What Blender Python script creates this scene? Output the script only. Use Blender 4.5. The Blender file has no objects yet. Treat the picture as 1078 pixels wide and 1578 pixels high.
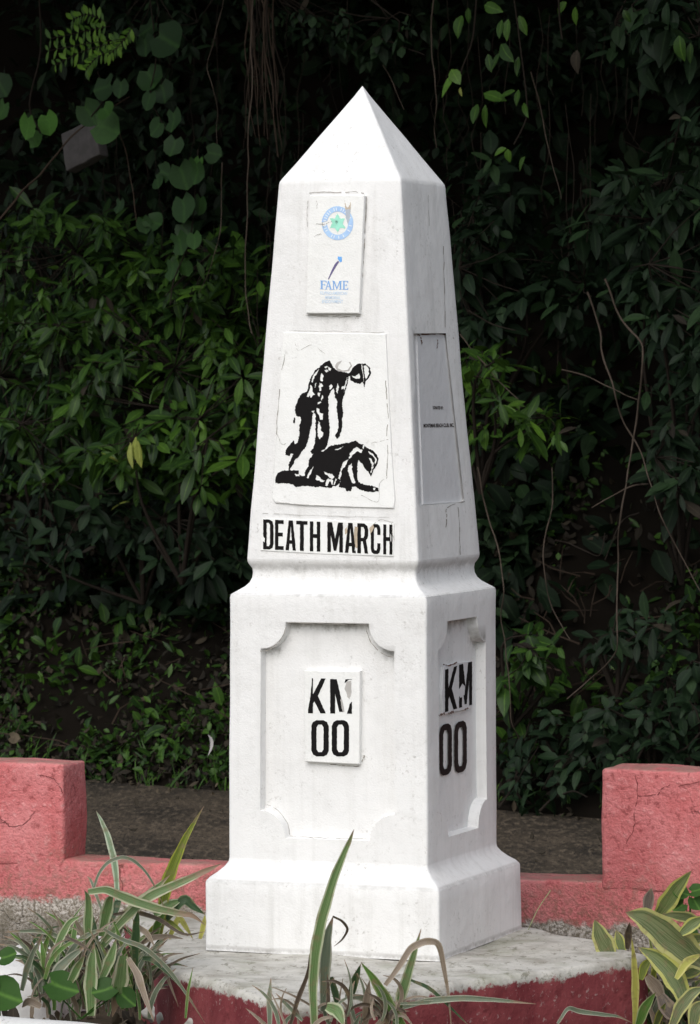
import bpy, bmesh, math, random
import numpy as np
from mathutils import Vector, Matrix, noise
from mathutils.geometry import delaunay_2d_cdt
random.seed(7); np.random.seed(7)
R = math.radians
S = bpy.context.scene
COL = S.collection

# ------------------------------------------------------------------ camera
FPX, W0, H0 = 6175.0, 1078.0, 1578.0
CAM = Vector((-0.0367, -10.297, 1.3932)); PITCH = 0.028113; ROLL = 0.004252
cd = bpy.data.cameras.new('camera'); cam = bpy.data.objects.new('camera', cd); COL.objects.link(cam)
cd.sensor_fit = 'VERTICAL'; cd.sensor_height = 24.0; cd.lens = 24.0*FPX/H0
cd.clip_start = 0.1; cd.clip_end = 800
CR = Matrix.Rotation(math.pi/2-PITCH, 3, 'X') @ Matrix.Rotation(-ROLL, 3, 'Z')
cam.matrix_world = Matrix.Translation(CAM) @ CR.to_4x4()
cd.dof.use_dof = True; cd.dof.focus_distance = 10.2; cd.dof.aperture_fstop = 11
S.camera = cam

# ------------------------------------------------------------------ sky, sun, exposure
SUN_EL, SUN_AZ = R(46), R(199)          # compass azimuth: clockwise from +Y
w = bpy.data.worlds.new('World'); S.world = w; w.use_nodes = True
nt = w.node_tree; nt.nodes.clear()
sky = nt.nodes.new('ShaderNodeTexSky'); sky.sky_type = 'NISHITA'; sky.sun_disc = False
sky.sun_elevation = SUN_EL; sky.sun_rotation = SUN_AZ; sky.air_density = 1.3; sky.dust_density = 2.6
hs = nt.nodes.new('ShaderNodeHueSaturation'); hs.inputs['Saturation'].default_value = 0.5
bg = nt.nodes.new('ShaderNodeBackground'); bg.inputs['Strength'].default_value = 0.15
wo = nt.nodes.new('ShaderNodeOutputWorld')
nt.links.new(sky.outputs[0], hs.inputs['Color']); nt.links.new(hs.outputs[0], bg.inputs['Color']); nt.links.new(bg.outputs[0], wo.inputs['Surface'])
sd = bpy.data.lights.new('sun', 'SUN'); sd.energy = 0.95; sd.angle = R(55); sd.color = (1.0, 0.992, 0.98)
so = bpy.data.objects.new('sun', sd); COL.objects.link(so)
sdir = Vector((math.sin(SUN_AZ)*math.cos(SUN_EL), math.cos(SUN_AZ)*math.cos(SUN_EL), math.sin(SUN_EL)))
so.rotation_euler = sdir.to_track_quat('Z', 'Y').to_euler(); so.location = sdir*30
S.view_settings.view_transform = 'Standard'; S.view_settings.look = 'None'
S.view_settings.gamma = 1.0; S.view_settings.use_curve_mapping = False
S.view_settings.exposure = 0.30
S.render.engine = 'CYCLES'; S.cycles.use_denoising = True
S.cycles.max_bounces = 6; S.cycles.transparent_max_bounces = 4

# ------------------------------------------------------------------ helpers
def ray(px, py):
    return (CR @ Vector(((px-W0/2)/FPX, (H0/2-py)/FPX, -1.0)))
def on_plane(px, py, p0, n):
    d = ray(px, py); t = (Vector(p0)-CAM).dot(n)/d.dot(n)
    return CAM + d*t
def at_z(px, py, z): return on_plane(px, py, (0, 0, z), Vector((0, 0, 1)))
def at_y(px, py, y): return on_plane(px, py, (0, y, 0), Vector((0, 1, 0)))
BO = Vector((0, 5.6, 0)); BT = Vector((1, -.8, 0)).normalized(); BN = Vector((.8, 1, 0)).normalized()
def at_bank(px, py, d): return on_plane(px, py, BO+BN*d, BN)

def nz(p, s, amp, seed=0.0):
    return noise.noise(Vector((p[0]*s+seed, p[1]*s-seed, p[2]*s+seed*.5)))*amp

def new_mesh(name, verts, faces, mat=None, smooth=False, uvs=None, tint=None):
    me = bpy.data.meshes.new(name); me.from_pydata([tuple(v) for v in verts], [], faces)
    if uvs is not None:
        uv = me.uv_layers.new(name='uv'); li = np.zeros(len(me.loops), int); me.loops.foreach_get('vertex_index', li)
        uv.data.foreach_set('uv', np.asarray(uvs, float)[li].ravel())
    if tint is not None:
        a = me.attributes.new('tint', 'FLOAT', 'POINT'); a.data.foreach_set('value', np.broadcast_to(np.asarray(tint, float), (len(verts),)).copy())
    if mat: me.materials.append(mat)
    if smooth: me.polygons.foreach_set('use_smooth', [True]*len(me.polygons))
    me.update(); return me
def link(name, me, parent=None, kind=None):
    o = bpy.data.objects.new(name, me); COL.objects.link(o)
    if parent: o.parent = parent
    if kind: o['kind'] = kind
    return o
def tag(o, label, cat, group=None):
    o['label'] = label; o['category'] = cat
    if group: o['group'] = group
    return o
def thing(name, label, cat, loc=(0, 0, 0), rz=0, group=None):
    o = bpy.data.objects.new(name, None); COL.objects.link(o); o.location = loc; o.rotation_euler = (0, 0, rz)
    o.empty_display_size = .1
    return tag(o, label, cat, group)
def recentre(o, base):
    """move a top-level mesh's origin to its base"""
    base = Vector(base); o.data.transform(Matrix.Translation(-base)); o.location = base

# ---- materials
class NT:
    def __init__(s, name):
        s.m = bpy.data.materials.new(name); s.m.use_nodes = True; s.t = s.m.node_tree
        s.b = s.t.nodes['Principled BSDF']; s.co = s.n('ShaderNodeTexCoord')
    def n(s, typ, **kw):
        nd = s.t.nodes.new(typ)
        for k, v in kw.items(): setattr(nd, k, v)
        return nd
    def l(s, a, b): s.t.links.new(a, b)
    def setin(s, sock, v):
        if hasattr(v, 'is_output') or isinstance(v, bpy.types.NodeSocket): s.l(v, sock)
        elif isinstance(v, (tuple, list)) and len(v) == 3 and sock.type == 'RGBA': sock.default_value = (*v, 1)
        else: sock.default_value = v
    def noise(s, scale, detail=4, rough=.55, vec=None, dist=0):
        nd = s.n('ShaderNodeTexNoise'); nd.inputs['Scale'].default_value = scale; nd.inputs['Detail'].default_value = detail
        nd.inputs['Roughness'].default_value = rough; nd.inputs['Distortion'].default_value = dist
        s.l(vec if vec is not None else s.co.outputs['Object'], nd.inputs['Vector']); return nd.outputs['Fac']
    def stretch(s, sc):
        m = s.n('ShaderNodeMapping'); m.inputs['Scale'].default_value = sc; s.l(s.co.outputs['Object'], m.inputs['Vector']); return m.outputs[0]
    def ramp(s, fac, a, b, c0=(0, 0, 0), c1=(1, 1, 1)):
        r = s.n('ShaderNodeMapRange'); r.inputs['From Min'].default_value = a; r.inputs['From Max'].default_value = b; s.l(fac, r.inputs['Value']); return r.outputs[0]
    def mix(s, fac, a, b, mode='MIX'):
        m = s.n('ShaderNodeMix', data_type='RGBA', blend_type=mode); s.setin(m.inputs[0], fac); s.setin(m.inputs[6], a); s.setin(m.inputs[7], b); return m.outputs[2]
    def math(s, op, a, b=0.0, c=0.0, clamp=False):
        m = s.n('ShaderNodeMath', operation=op); m.use_clamp = clamp
        s.setin(m.inputs[0], a); s.setin(m.inputs[1], b)
        if op in ('MULTIPLY_ADD', 'SMOOTH_MIN'): s.setin(m.inputs[2], c)
        return m.outputs[0]
    def sep(s, vec=None):
        x = s.n('ShaderNodeSeparateXYZ'); s.l(vec if vec is not None else s.co.outputs['Object'], x.inputs[0]); return x.outputs
    def bump(s, h, strength, dist, prev=None):
        b = s.n('ShaderNodeBump'); b.inputs['Strength'].default_value = strength; b.inputs['Distance'].default_value = dist; s.l(h, b.inputs['Height'])
        if prev is not None: s.l(prev, b.inputs['Normal'])
        return b.outputs[0]
    def done(s, col, rough=.8, spec=.3, nrm=None):
        s.setin(s.b.inputs['Base Color'], col); s.setin(s.b.inputs['Roughness'], rough); s.b.inputs['Specular IOR Level'].default_value = spec
        if nrm is not None: s.l(nrm, s.b.inputs['Normal'])
        return s.m

def plaster(name, base=(.79, .785, .775), dirt=1.0, drips=1.0, moulds=()):
    """whitewashed plaster: faint mottling, thin drip lines, mould patches where they stand on the thing"""
    t = NT(name)
    big = t.ramp(t.noise(4, 7, .68), .44, .70); spk = t.ramp(t.noise(85, 5, .75), .56, .70); dr = t.ramp(t.noise(1, 6, .65, t.stretch((34, 34, 2.2))), .50, .74); pat = t.ramp(t.noise(13, 6, .7), .52, .68)
    c = t.mix(t.math('MULTIPLY', big, .34*dirt), base, (.60, .59, .575)); c = t.mix(t.math('MULTIPLY', pat, .20*dirt), c, (.52, .51, .49))
    c = t.mix(t.math('MULTIPLY', t.math('MULTIPLY', spk, t.ramp(t.noise(9, 3), .45, .65)), .80*dirt), c, (.31, .29, .26))
    c = t.mix(t.math('MULTIPLY', dr, .36*drips), c, (.50, .49, .46))
    x, y, z = t.sep()
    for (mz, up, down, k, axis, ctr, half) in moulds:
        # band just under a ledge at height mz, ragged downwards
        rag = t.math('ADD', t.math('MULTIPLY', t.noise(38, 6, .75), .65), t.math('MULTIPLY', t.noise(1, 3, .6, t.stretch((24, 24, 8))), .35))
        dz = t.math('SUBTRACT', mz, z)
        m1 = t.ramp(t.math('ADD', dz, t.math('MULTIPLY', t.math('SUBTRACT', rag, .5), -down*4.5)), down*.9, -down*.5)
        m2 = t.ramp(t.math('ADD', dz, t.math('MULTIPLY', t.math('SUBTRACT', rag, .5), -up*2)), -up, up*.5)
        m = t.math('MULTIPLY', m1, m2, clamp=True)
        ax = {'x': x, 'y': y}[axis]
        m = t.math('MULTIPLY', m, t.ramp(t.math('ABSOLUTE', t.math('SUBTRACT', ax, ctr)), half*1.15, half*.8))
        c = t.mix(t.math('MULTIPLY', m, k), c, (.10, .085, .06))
    h = t.noise(28, 6, .6); h2 = t.noise(220, 4, .6)
    nb = t.bump(h, .25, .005); nb = t.bump(h2, .5, .002, nb); nb = t.bump(t.noise(7, 3, .5), .25, .015, nb)
    return t.done(c, .7, .25, nb)

def flat_mat(name, col, rough=.5, var=.15, scale=40, spec=.4):
    t = NT(name); f = t.noise(scale, 4)
    c = t.mix(t.math('MULTIPLY', t.ramp(f, .4, .75), var), col, tuple(min(1, v*1.6+.01) for v in col))
    return t.done(c, rough, spec, t.bump(f, .1, .002))

def leaf_mat(name, lo, mid, hi, trans=.22, rough=.42, vein=.25):
    t = NT(name)
    at = t.n('ShaderNodeAttribute'); at.attribute_name = 'tint'; f = at.outputs['Fac']
    c = t.mix(t.ramp(f, 0, .5), lo, mid); c = t.mix(t.ramp(f, .5, 1), c, hi)
    u = t.n('ShaderNodeUVMap'); u.uv_map = 'uv'; ux, uy, uz = t.sep(u.outputs[0])
    rib = t.ramp(t.math('ABSOLUTE', t.math('SUBTRACT', ux, .5)), .07, .0)
    c = t.mix(t.math('MULTIPLY', rib, vein), c, tuple(min(1, v*2.2+.02) for v in hi))
    mot = t.noise(60, 3); c = t.mix(t.math('MULTIPLY', t.ramp(mot, .5, .75), .35), c, tuple(v*.55 for v in lo))
    t.done(c, rough, .2)
    tr = t.n('ShaderNodeBsdfTranslucent'); t.setin(tr.inputs[0], t.mix(.5, c, hi))
    ms = t.n('ShaderNodeMixShader'); ms.inputs[0].default_value = trans
    t.l(t.b.outputs[0], ms.inputs[1]); t.l(tr.outputs[0], ms.inputs[2]); t.l(ms.outputs[0], t.t.nodes['Material Output'].inputs['Surface'])
    return t.m

def strap_mat(name, green, green2, margin, edge=.62, brown=0.0, rough=.45):
    """striped strap leaf: green middle with fine lengthwise lines, pale margins; brown = share of the tip that has withered"""
    t = NT(name)
    u = t.n('ShaderNodeUVMap'); u.uv_map = 'uv'; ux, uy, uz = t.sep(u.outputs[0])
    a = t.math('MULTIPLY', t.math('ABSOLUTE', t.math('SUBTRACT', ux, .5)), 2)
    m = t.n('ShaderNodeMapping'); m.inputs['Scale'].default_value = (26, 2.2, 1); t.l(u.outputs[0], m.inputs['Vector'])
    st = t.noise(1, 3, .6, m.outputs[0])
    c = t.mix(t.ramp(st, .42, .60), green, green2)
    wob = t.math('ADD', a, t.math('MULTIPLY', t.math('SUBTRACT', st, .5), .35))
    c = t.mix(t.ramp(wob, edge-.04, edge+.06), c, margin)
    blot = t.noise(45, 4, .6)
    c = t.mix(t.math('MULTIPLY', t.ramp(blot, .52, .70), .65), c, (.20, .15, .08))
    tipk = t.ramp(t.math('ADD', uy, t.math('MULTIPLY', blot, .2)), 1.0, 1.1); c = t.mix(tipk, c, (.22, .15, .09))
    if brown > 0:
        k = t.ramp(t.math('ADD', uy, t.math('MULTIPLY', t.math('SUBTRACT', blot, .5), .35)), 1-brown-.06, 1-brown+.06)
        c = t.mix(k, c, (.27, .19, .13))
    t.done(c, rough, .35, t.bump(st, .35, .002))
    tr = t.n('ShaderNodeBsdfTranslucent'); t.setin(tr.inputs[0], c)
    ms = t.n('ShaderNodeMixShader'); ms.inputs[0].default_value = .2
    t.l(t.b.outputs[0], ms.inputs[1]); t.l(tr.outputs[0], ms.inputs[2]); t.l(ms.outputs[0], t.t.nodes['Material Output'].inputs['Surface'])
    return t.m

# ---- geometry builders
def rounded_grid_box(h, r, step, amp=0.0, ns=6.0, seed=0.0, taper=None):
    """box of half sizes h with edges rounded to r, grid of about step, pushed about by noise"""
    def lines(a):
        n = max(1, int(2*(a-r)/step)); L = [-a, -a+r*.3, -a+r*.65] + [-(a-r)+i*(2*(a-r)/n) for i in range(n+1)] + [a-r*.65, a-r*.3, a]; return L
    V = {}; vs = []; fs = []
    def idx(p):
        k = tuple(round(c, 6) for c in p)
        if k not in V: V[k] = len(vs); vs.append(p)
        return V[k]
    for ax in range(3):
        o = [(1, 2), (2, 0), (0, 1)][ax]
        A, B = lines(h[o[0]]), lines(h[o[1]])
        for s in (-1, 1):
            for i in range(len(A)-1):
                for j in range(len(B)-1):
                    q = []
                    for (a, b) in ((A[i], B[j]), (A[i+1], B[j]), (A[i+1], B[j+1]), (A[i], B[j+1])):
                        p = [0, 0, 0]; p[ax] = s*h[ax]; p[o[0]] = a; p[o[1]] = b; q.append(idx(p))
                    fs.append(q if s > 0 else q[::-1])
    out = []
    for p in vs:
        q = [max(-(h[i]-r), min(h[i]-r, p[i])) for i in range(3)]
        d = Vector(p)-Vector(q)
        if d.length > 1e-9: d.normalize()
        v = Vector(q)+d*r
        if amp: v += d*(nz(v, ns, amp, seed)+nz(v, ns*4, amp*.35, seed+3))
        if taper: v = taper(v)
        out.append(v)
    return out, fs

def tube(pts, rads, n=5):
    pts = [Vector(p) for p in pts]; vs = []; fs = []
    for i, p in enumerate(pts):
        d = (pts[min(i+1, len(pts)-1)]-pts[max(i-1, 0)]).normalized()
        a = d.cross(Vector((.31, .2, .93))).normalized(); b = d.cross(a)
        r = rads[i] if hasattr(rads, '__len__') else rads
        for k in range(n):
            t = 2*math.pi*k/n; vs.append(p+(a*math.cos(t)+b*math.sin(t))*r)
    for i in range(len(pts)-1):
        for k in range(n):
            fs.append((i*n+k, i*n+(k+1) % n, (i+1)*n+(k+1) % n, (i+1)*n+k))
    return vs, fs
def smooth_path(pts, m=4):
    pts = [Vector(p) for p in pts]; P = [pts[0]*2-pts[1]]+pts+[pts[-1]*2-pts[-2]]; out = []
    for i in range(1, len(P)-2):
        for k in range(m):
            t = k/m; a, b, c, d = P[i-1], P[i], P[i+1], P[i+2]
            out.append(.5*((2*b)+(c-a)*t+(2*a-5*b+4*c-d)*t*t+(3*b-a-3*c+d)*t**3))
    out.append(pts[-1]); return out
def join(parts):
    vs = []; fs = []
    for v, f in parts:
        o = len(vs); vs += list(v); fs += [tuple(i+o for i in q) for q in f]
    return vs, fs

def poly_contains(poly, x, y):
    c = False; n = len(poly); j = n-1
    for i in range(n):
        xi, yi = poly[i]; xj, yj = poly[j]
        if (yi > y) != (yj > y) and x < (xj-xi)*(y-yi)/(yj-yi)+xi: c = not c
        j = i
    return c
def fill2d(black, white=(), rag=0.0, step=None, rnd=random.Random(3)):
    """triangulate the union of black polygons minus the white ones; rag = ragged edge"""
    def prep(poly):
        out = []
        for i in range(len(poly)):
            a, b = poly[i], poly[(i+1) % len(poly)]; out.append(a)
            if step:
                n = int(math.hypot(b[0]-a[0], b[1]-a[1])/step)
                for k in range(1, n):
                    t = k/n; out.append((a[0]+(b[0]-a[0])*t+rnd.uniform(-rag, rag), a[1]+(b[1]-a[1])*t+rnd.uniform(-rag, rag)))
        return out
    B = [prep(p) for p in black]; Wh = [prep(p) for p in white]
    vs = []; es = []
    for p in B+Wh:
        o = len(vs); n = len(p); vs += [Vector(q) for q in p]; es += [(o+i, o+(i+1) % n) for i in range(n)]
    r = delaunay_2d_cdt(vs, es, [], 0, 1e-5)
    V, F = r[0], r[2]; keep = []
    for f in F:
        cx = sum(V[i][0] for i in f)/len(f); cy = sum(V[i][1] for i in f)/len(f)
        if any(poly_contains(p, cx, cy) for p in B) and not any(poly_contains(p, cx, cy) for p in Wh): keep.append(tuple(f))
    return [(v[0], v[1]) for v in V], keep

# =================================================================== MATERIALS
M = {}
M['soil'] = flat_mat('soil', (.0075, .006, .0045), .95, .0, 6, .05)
M['bark'] = flat_mat('bark', (.045, .032, .024), .9, .1, 30, .1)
M['vine'] = flat_mat('vine_bark', (.062, .048, .038), .9, .5, 30, .1)
M['vine_dark'] = flat_mat('dark_vine_bark', (.018, .014, .011), .9, .1, 30, .1)
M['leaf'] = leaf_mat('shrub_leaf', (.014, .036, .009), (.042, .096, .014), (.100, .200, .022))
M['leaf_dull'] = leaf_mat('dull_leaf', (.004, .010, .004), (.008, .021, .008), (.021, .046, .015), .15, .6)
M['leaf_round'] = leaf_mat('round_leaf', (.008, .022, .007), (.018, .050, .011), (.062, .165, .022), .2, .55, .08)
M['leaf_bright'] = leaf_mat('bright_leaf', (.025, .07, .012), (.05, .13, .02), (.12, .25, .035), .3, .5)
M['leaf_dead'] = leaf_mat('dead_leaf', (.014, .012, .009), (.036, .029, .020), (.115, .092, .062), .15, .8, .1)
M['leaf_yellow'] = leaf_mat('yellowing_leaf', (.16, .18, .03), (.26, .30, .06), (.38, .42, .12), .3, .6)

# =================================================================== GROUND, ROAD, BANK
def ground_mat():
    t = NT('ground_soil'); n1 = t.noise(3, 6, .65); n2 = t.noise(30, 5, .6)
    c = t.mix(t.ramp(n1, .35, .7), (.045, .035, .025), (.08, .065, .045)); c = t.mix(t.math('MULTIPLY', t.ramp(n2, .55, .7), .5), c, (.03, .04, .018))
    return t.done(c, .95, .1, t.bump(n2, .6, .02))
gs = 220
me = new_mesh('ground', [(-gs, -gs, -.215), (gs, -gs, -.215), (gs, gs, -.215), (-gs, gs, -.215)], [(0, 1, 2, 3)], ground_mat()); link('ground', me, kind='structure')

def road_mat():
    t = NT('wet_worn_asphalt')
    n1 = t.noise(3.0, 7, .7, t.stretch((1, .5, 1))); n2 = t.noise(34, 6, .75, t.stretch((1, .28, 1))); n3 = t.noise(90, 3, .6, t.stretch((1, .3, 1)))
    c = t.mix(t.ramp(n1, .38, .62), (.030, .024, .018), (.088, .068, .048)); c = t.mix(t.math('MULTIPLY', t.ramp(n2, .50, .60), .75), c, (.16, .125, .09))
    c = t.mix(t.math('MULTIPLY', t.ramp(n3, .54, .62), .8), c, (.014, .012, .011))
    nb = t.bump(n2, .6, .014); nb = t.bump(n3, .5, .005, nb)
    return t.done(c, .72, .3, nb)
def bank_xy(a, d): return BO+BT*a+BN*d
rv = []; rf = []
RA = [-40]+[-6+i*.12 for i in range(101)]+[40]; RD = [-3.6, -3.2]+[-3+i*.08 for i in range(38)]+[.05]
for j, d in enumerate(RD):
    for i, a in enumerate(RA):
        e = nz((a, 0, 0), 2.0, .10, 5)+nz((a, 0, 0), 7, .05, 9) if d > .0 else 0
        p = bank_xy(a, d+e); rv.append((p.x, p.y, -.205+(nz((a, d, 0), 1.3, .012)+nz((a, d, 0), 9, .004) if -3.1 < d < .04 else 0)))
for j in range(len(RD)-1):
    for i in range(len(RA)-1):
        k = j*len(RA)+i; rf.append((k, k+1, k+len(RA)+1, k+len(RA)))
link('road', new_mesh('road', rv, rf, road_mat(), True), kind='structure')

PROF = [(0.02, -.26), (.06, -.18), (.2, -.07), (.45, .16), (.75, .42), (1.05, .66), (1.4, 1.0), (1.75, 1.5), (2.0, 2.1), (2.2, 2.9), (2.5, 4.0), (3.2, 5.2), (5, 6.2), (9, 7), (40, 9)]
def bank_z(d):
    for (a, b), (c, e) in zip(PROF, PROF[1:]):
        if a <= d <= c: return b+(e-b)*(d-a)/(c-a)
    return PROF[0][1] if d < PROF[0][0] else PROF[-1][1]
def hill_pt(a, d):
    z = bank_z(d); q = (a, d, z); k = 0.25 if d < .2 else 1
    p = bank_xy(a, d+k*(nz(q, 1.2, .22, 2)+nz(q, 5, .07, 4))); p.z = z+k*nz(q, 3, .10, 8); return p
hv = []; hf = []
HA = [-40, -20, -12]+[-8+i*.1 for i in range(161)]+[12, 20, 40]
HD = [0.02, .06, .12, .2, .28]+[.36+i*.08 for i in range(28)]+[2.7, 3.2, 4, 5, 7, 9, 20, 40]
for d in HD:
    for a in HA:
        hv.append(tuple(hill_pt(a, d)))
for j in range(len(HD)-1):
    for i in range(len(HA)-1):
        k = j*len(HA)+i; hf.append((k, k+1, k+len(HA)+1, k+len(HA)))
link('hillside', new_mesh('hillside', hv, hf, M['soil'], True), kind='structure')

# =================================================================== LEAF TEMPLATES
def leaf_template(length, width, fold=.25, droop=.25, tipw=.0, nseg=5, seed=0, base=.05, belly=.45):
    """leaf lying along +X from the origin, 3 verts per row"""
    rr = random.Random(seed); vs = []; uv = []
    for i in range(nseg+1):
        t = i/nseg
        wd = max(0, math.sin(math.pi*min(1, t**(math.log(.5)/math.log(belly)))))**.8*width*.5 + (base*width if i == 0 else 0)
        if i == nseg: wd = .004*width
        z = -droop*length*t*t; x = length*t*(1-.18*droop*t)
        yoff = rr.uniform(-.03, .03)*width
        vs += [(x, yoff-wd, z+wd*fold), (x, yoff, z), (x, yoff+wd, z+wd*fold)]; uv += [(0, t), (.5, t), (1, t)]
    fs = []
    for i in range(nseg):
        a = i*3; fs += [(a, a+3, a+4, a+1), (a+1, a+4, a+5, a+2)]
    return np.array(vs), fs, np.array(uv)
def round_template(r, cup=.15, seed=0, bite=False):
    """heart-shaped round leaf, stalk end at the origin, blade towards +X"""
    rr = random.Random(seed); n = 14; vs = [(r*.85, 0, 0)]; uv = [(.5, .5)]
    for i in range(n):
        t = 2*math.pi*i/n+math.pi
        k = 1.0
        if i == 0: k = .55
        if i in (1, n-1): k = 1.08
        if i == n//2: k = 1.16
        if bite and i in (3, 4): k = .6
        k *= rr.uniform(.95, 1.05)
        vs.append((r*.85+math.cos(t)*r*k*.92, math.sin(t)*r*k, cup*r*k*k*rr.uniform(.5, 1.1)-.12*r*math.cos(t))); uv.append((.5+.5*math.sin(t)*.8, .5+.5*math.cos(t)))
    return np.array(vs), [(0, i+1, (i+1) % n+1) for i in range(n)], np.array(uv)

def template_set(kind):
    rr = random.Random(hash(kind) % 1000 if False else len(kind)*7)
    out = []
    for k in range(8):
        if kind == 'oblong': v, f, u = leaf_template(.115*rr.uniform(.8, 1.2), .042*rr.uniform(.85, 1.15), rr.uniform(.1, .4), rr.uniform(.05, .4), seed=k, belly=.52)
        elif kind == 'broad': v, f, u = leaf_template(.13*rr.uniform(.8, 1.2), .062*rr.uniform(.85, 1.15), rr.uniform(.1, .35), rr.uniform(.05, .45), seed=k, belly=.42)
        elif kind == 'small': v, f, u = leaf_template(.06*rr.uniform(.7, 1.3), .03*rr.uniform(.8, 1.2), rr.uniform(.1, .4), rr.uniform(0, .4), nseg=3, seed=k)
        elif kind == 'leaflet': v, f, u = leaf_template(.034*rr.uniform(.9, 1.1), .013, .1, .1, nseg=3, seed=k, belly=.5)
        elif kind == 'dead': v, f, u = leaf_template(.10*rr.uniform(.6, 1.2), .045*rr.uniform(.7, 1.2), rr.uniform(-.8, .9), rr.uniform(-.5, .7), nseg=4, seed=k)
        elif kind == 'grass': v, f, u = leaf_template(.16*rr.uniform(.6, 1.3), .011, .3, rr.uniform(.2, .7), nseg=4, seed=k, belly=.4)
        elif kind == 'round': v, f, u = round_template(.066, rr.uniform(-.1, .25), k, k in (3, 5))
        out.append((v, f, u))
    return out
TPL = {k: template_set(k) for k in ('oblong', 'broad', 'small', 'leaflet', 'dead', 'grass', 'round')}
_LM = {}
def leaf_meshes(kind, mat, t0, t1):
    key = (kind, mat, t0, t1)
    if key not in _LM:
        _LM[key] = [new_mesh('leaf_blade', v, f, M[mat], True, u, t0+(t1-t0)*i/7.0) for i, (v, f, u) in enumerate(TPL[kind])]
    return _LM[key]
def frame(dirv, up):
    x = dirv.normalized(); z = (up-x*up.dot(x))
    z = z.normalized() if z.length > 1e-4 else x.orthogonal().normalized()
    y = z.cross(x); return Matrix((x, y, z)).transposed()
def scatter_mesh(name, kind, mat, mats4, tints, parent=None, stuff=True):
    """many leaves as one mesh: mats4 = list of (Matrix3 * scale, location)"""
    T = TPL[kind]; V = []; F = []; U = []; TT = []; o = 0
    for i, (m3, loc) in enumerate(mats4):
        v, f, u = T[i % 8]; a = v @ np.array(m3).T + np.array(loc); V.append(a); U.append(u); TT.append(np.full(len(v), tints[i]))
        F += [tuple(q+o for q in p) for p in f]; o += len(v)
    me = new_mesh(name, np.concatenate(V), F, M[mat], True, np.concatenate(U), np.concatenate(TT))
    return link(name, me, parent, 'stuff' if stuff else None)
def rnd_dir(r, up=0.0, spread=1.0):
    return Vector((r.gauss(0, spread), r.gauss(0, spread), r.gauss(up, spread))).normalized()
TOCAM = -BN

def shrub(name, label, cat, blobs, kind, mat, trange, d0, d1, base_px, seed, group=None, nobj=120, scale=1.0, droop=.35, whorl=(5, 8), branches=True, pl=None):
    """blobs: (px, py, rx, ry, whorls). Leaves nearest the camera are parts of their own, the rest one foliage part."""
    r = random.Random(seed)
    bp = at_bank(base_px[0], base_px[1], (d0+d1)/2)
    root = thing(name, label, cat, bp, 0, group)
    L = []; heads = []
    for (cx, cy, rx, ry, n) in blobs:
        for _ in range(n):
            a = r.uniform(0, 2*math.pi); q = math.sqrt(r.random())
            d = d0+(d1-d0)*r.random()**1.3
            p = at_bank(cx+math.cos(a)*rx*q, cy+math.sin(a)*ry*q, d)
            heads.append(p)
            ax = (Vector((r.gauss(0, .5), r.gauss(0, .4), r.uniform(.1, 1.1)))+TOCAM*r.uniform(.1, .9)).normalized()
            side = ax.orthogonal().normalized(); ph = r.uniform(0, 6.28); nl = r.randint(*whorl); hs = r.uniform(.75, 1.2)*scale
            young = r.random() < .18
            for k in range(nl):
                t = ph+2.399*k; el = R(r.uniform(-25, 35))*(1 if not young else 1.4)
                rad = (Matrix.Rotation(t, 3, ax) @ side)
                dv = (rad*math.cos(el)+ax*math.sin(el)); dv.z -= droop*r.uniform(.3, 1.6); dv.normalize()
                up = (ax*.9+Vector((0, 0, .6))+TOCAM*.35)
                s = hs*r.choice((r.uniform(.5, .8), r.uniform(.75, 1.2), r.uniform(.8, 1.15)))*(.7 if young else 1)
                tt = r.random()**1.7*.8+(.25 if young else 0)
                L.append((frame(dv, up)*s, p-bp-ax*.012*k+dv*.008, min(1, tt)))
    L.sort(key=lambda e: (Vector(e[1])+bp-CAM).dot(BN)); nobj = min(nobj, 300)
    ms = leaf_meshes(kind, mat, *trange)
    for m3, loc, tt in L[:nobj]:
        o = link('leaf', ms[min(7, int(tt*8))] if r.random() > .025 else r.choice(leaf_meshes(kind, 'leaf_yellow' if r.random() < .08 else 'leaf_dead', .0, .45)), root); mw = m3.to_4x4(); mw.translation = loc; o.matrix_local = mw
    rest = L[nobj:]
    if rest: scatter_mesh('foliage', kind, mat, [(a, b) for a, b, c in rest], [trange[0]+(trange[1]-trange[0])*c for a, b, c in rest], root)
    if branches:
        parts = []; main = r.sample(heads, min(len(heads), 7))
        for h in main:
            mid = (h-bp)*.5+Vector((r.uniform(-.1, .1), 0, r.uniform(-.02, .15)))
            parts.append(tube(smooth_path([(0, 0, 0), mid, h-bp], 4), [.010-.0075*i/8 for i in range(9)]))
        for h in heads:
            q = min(main, key=lambda m: (m-h).length+.001)
            if (q-h).length > .01 and (q-h).length < .9: parts.append(tube([q-bp, (q+h)*.5-bp+rnd_dir(r)*.02, h-bp], [.0035, .0028, .002], 4))
        v, f = join(parts); link('branches', new_mesh('branches', v, f, M['vine_dark'], True), root)
    return root

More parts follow.
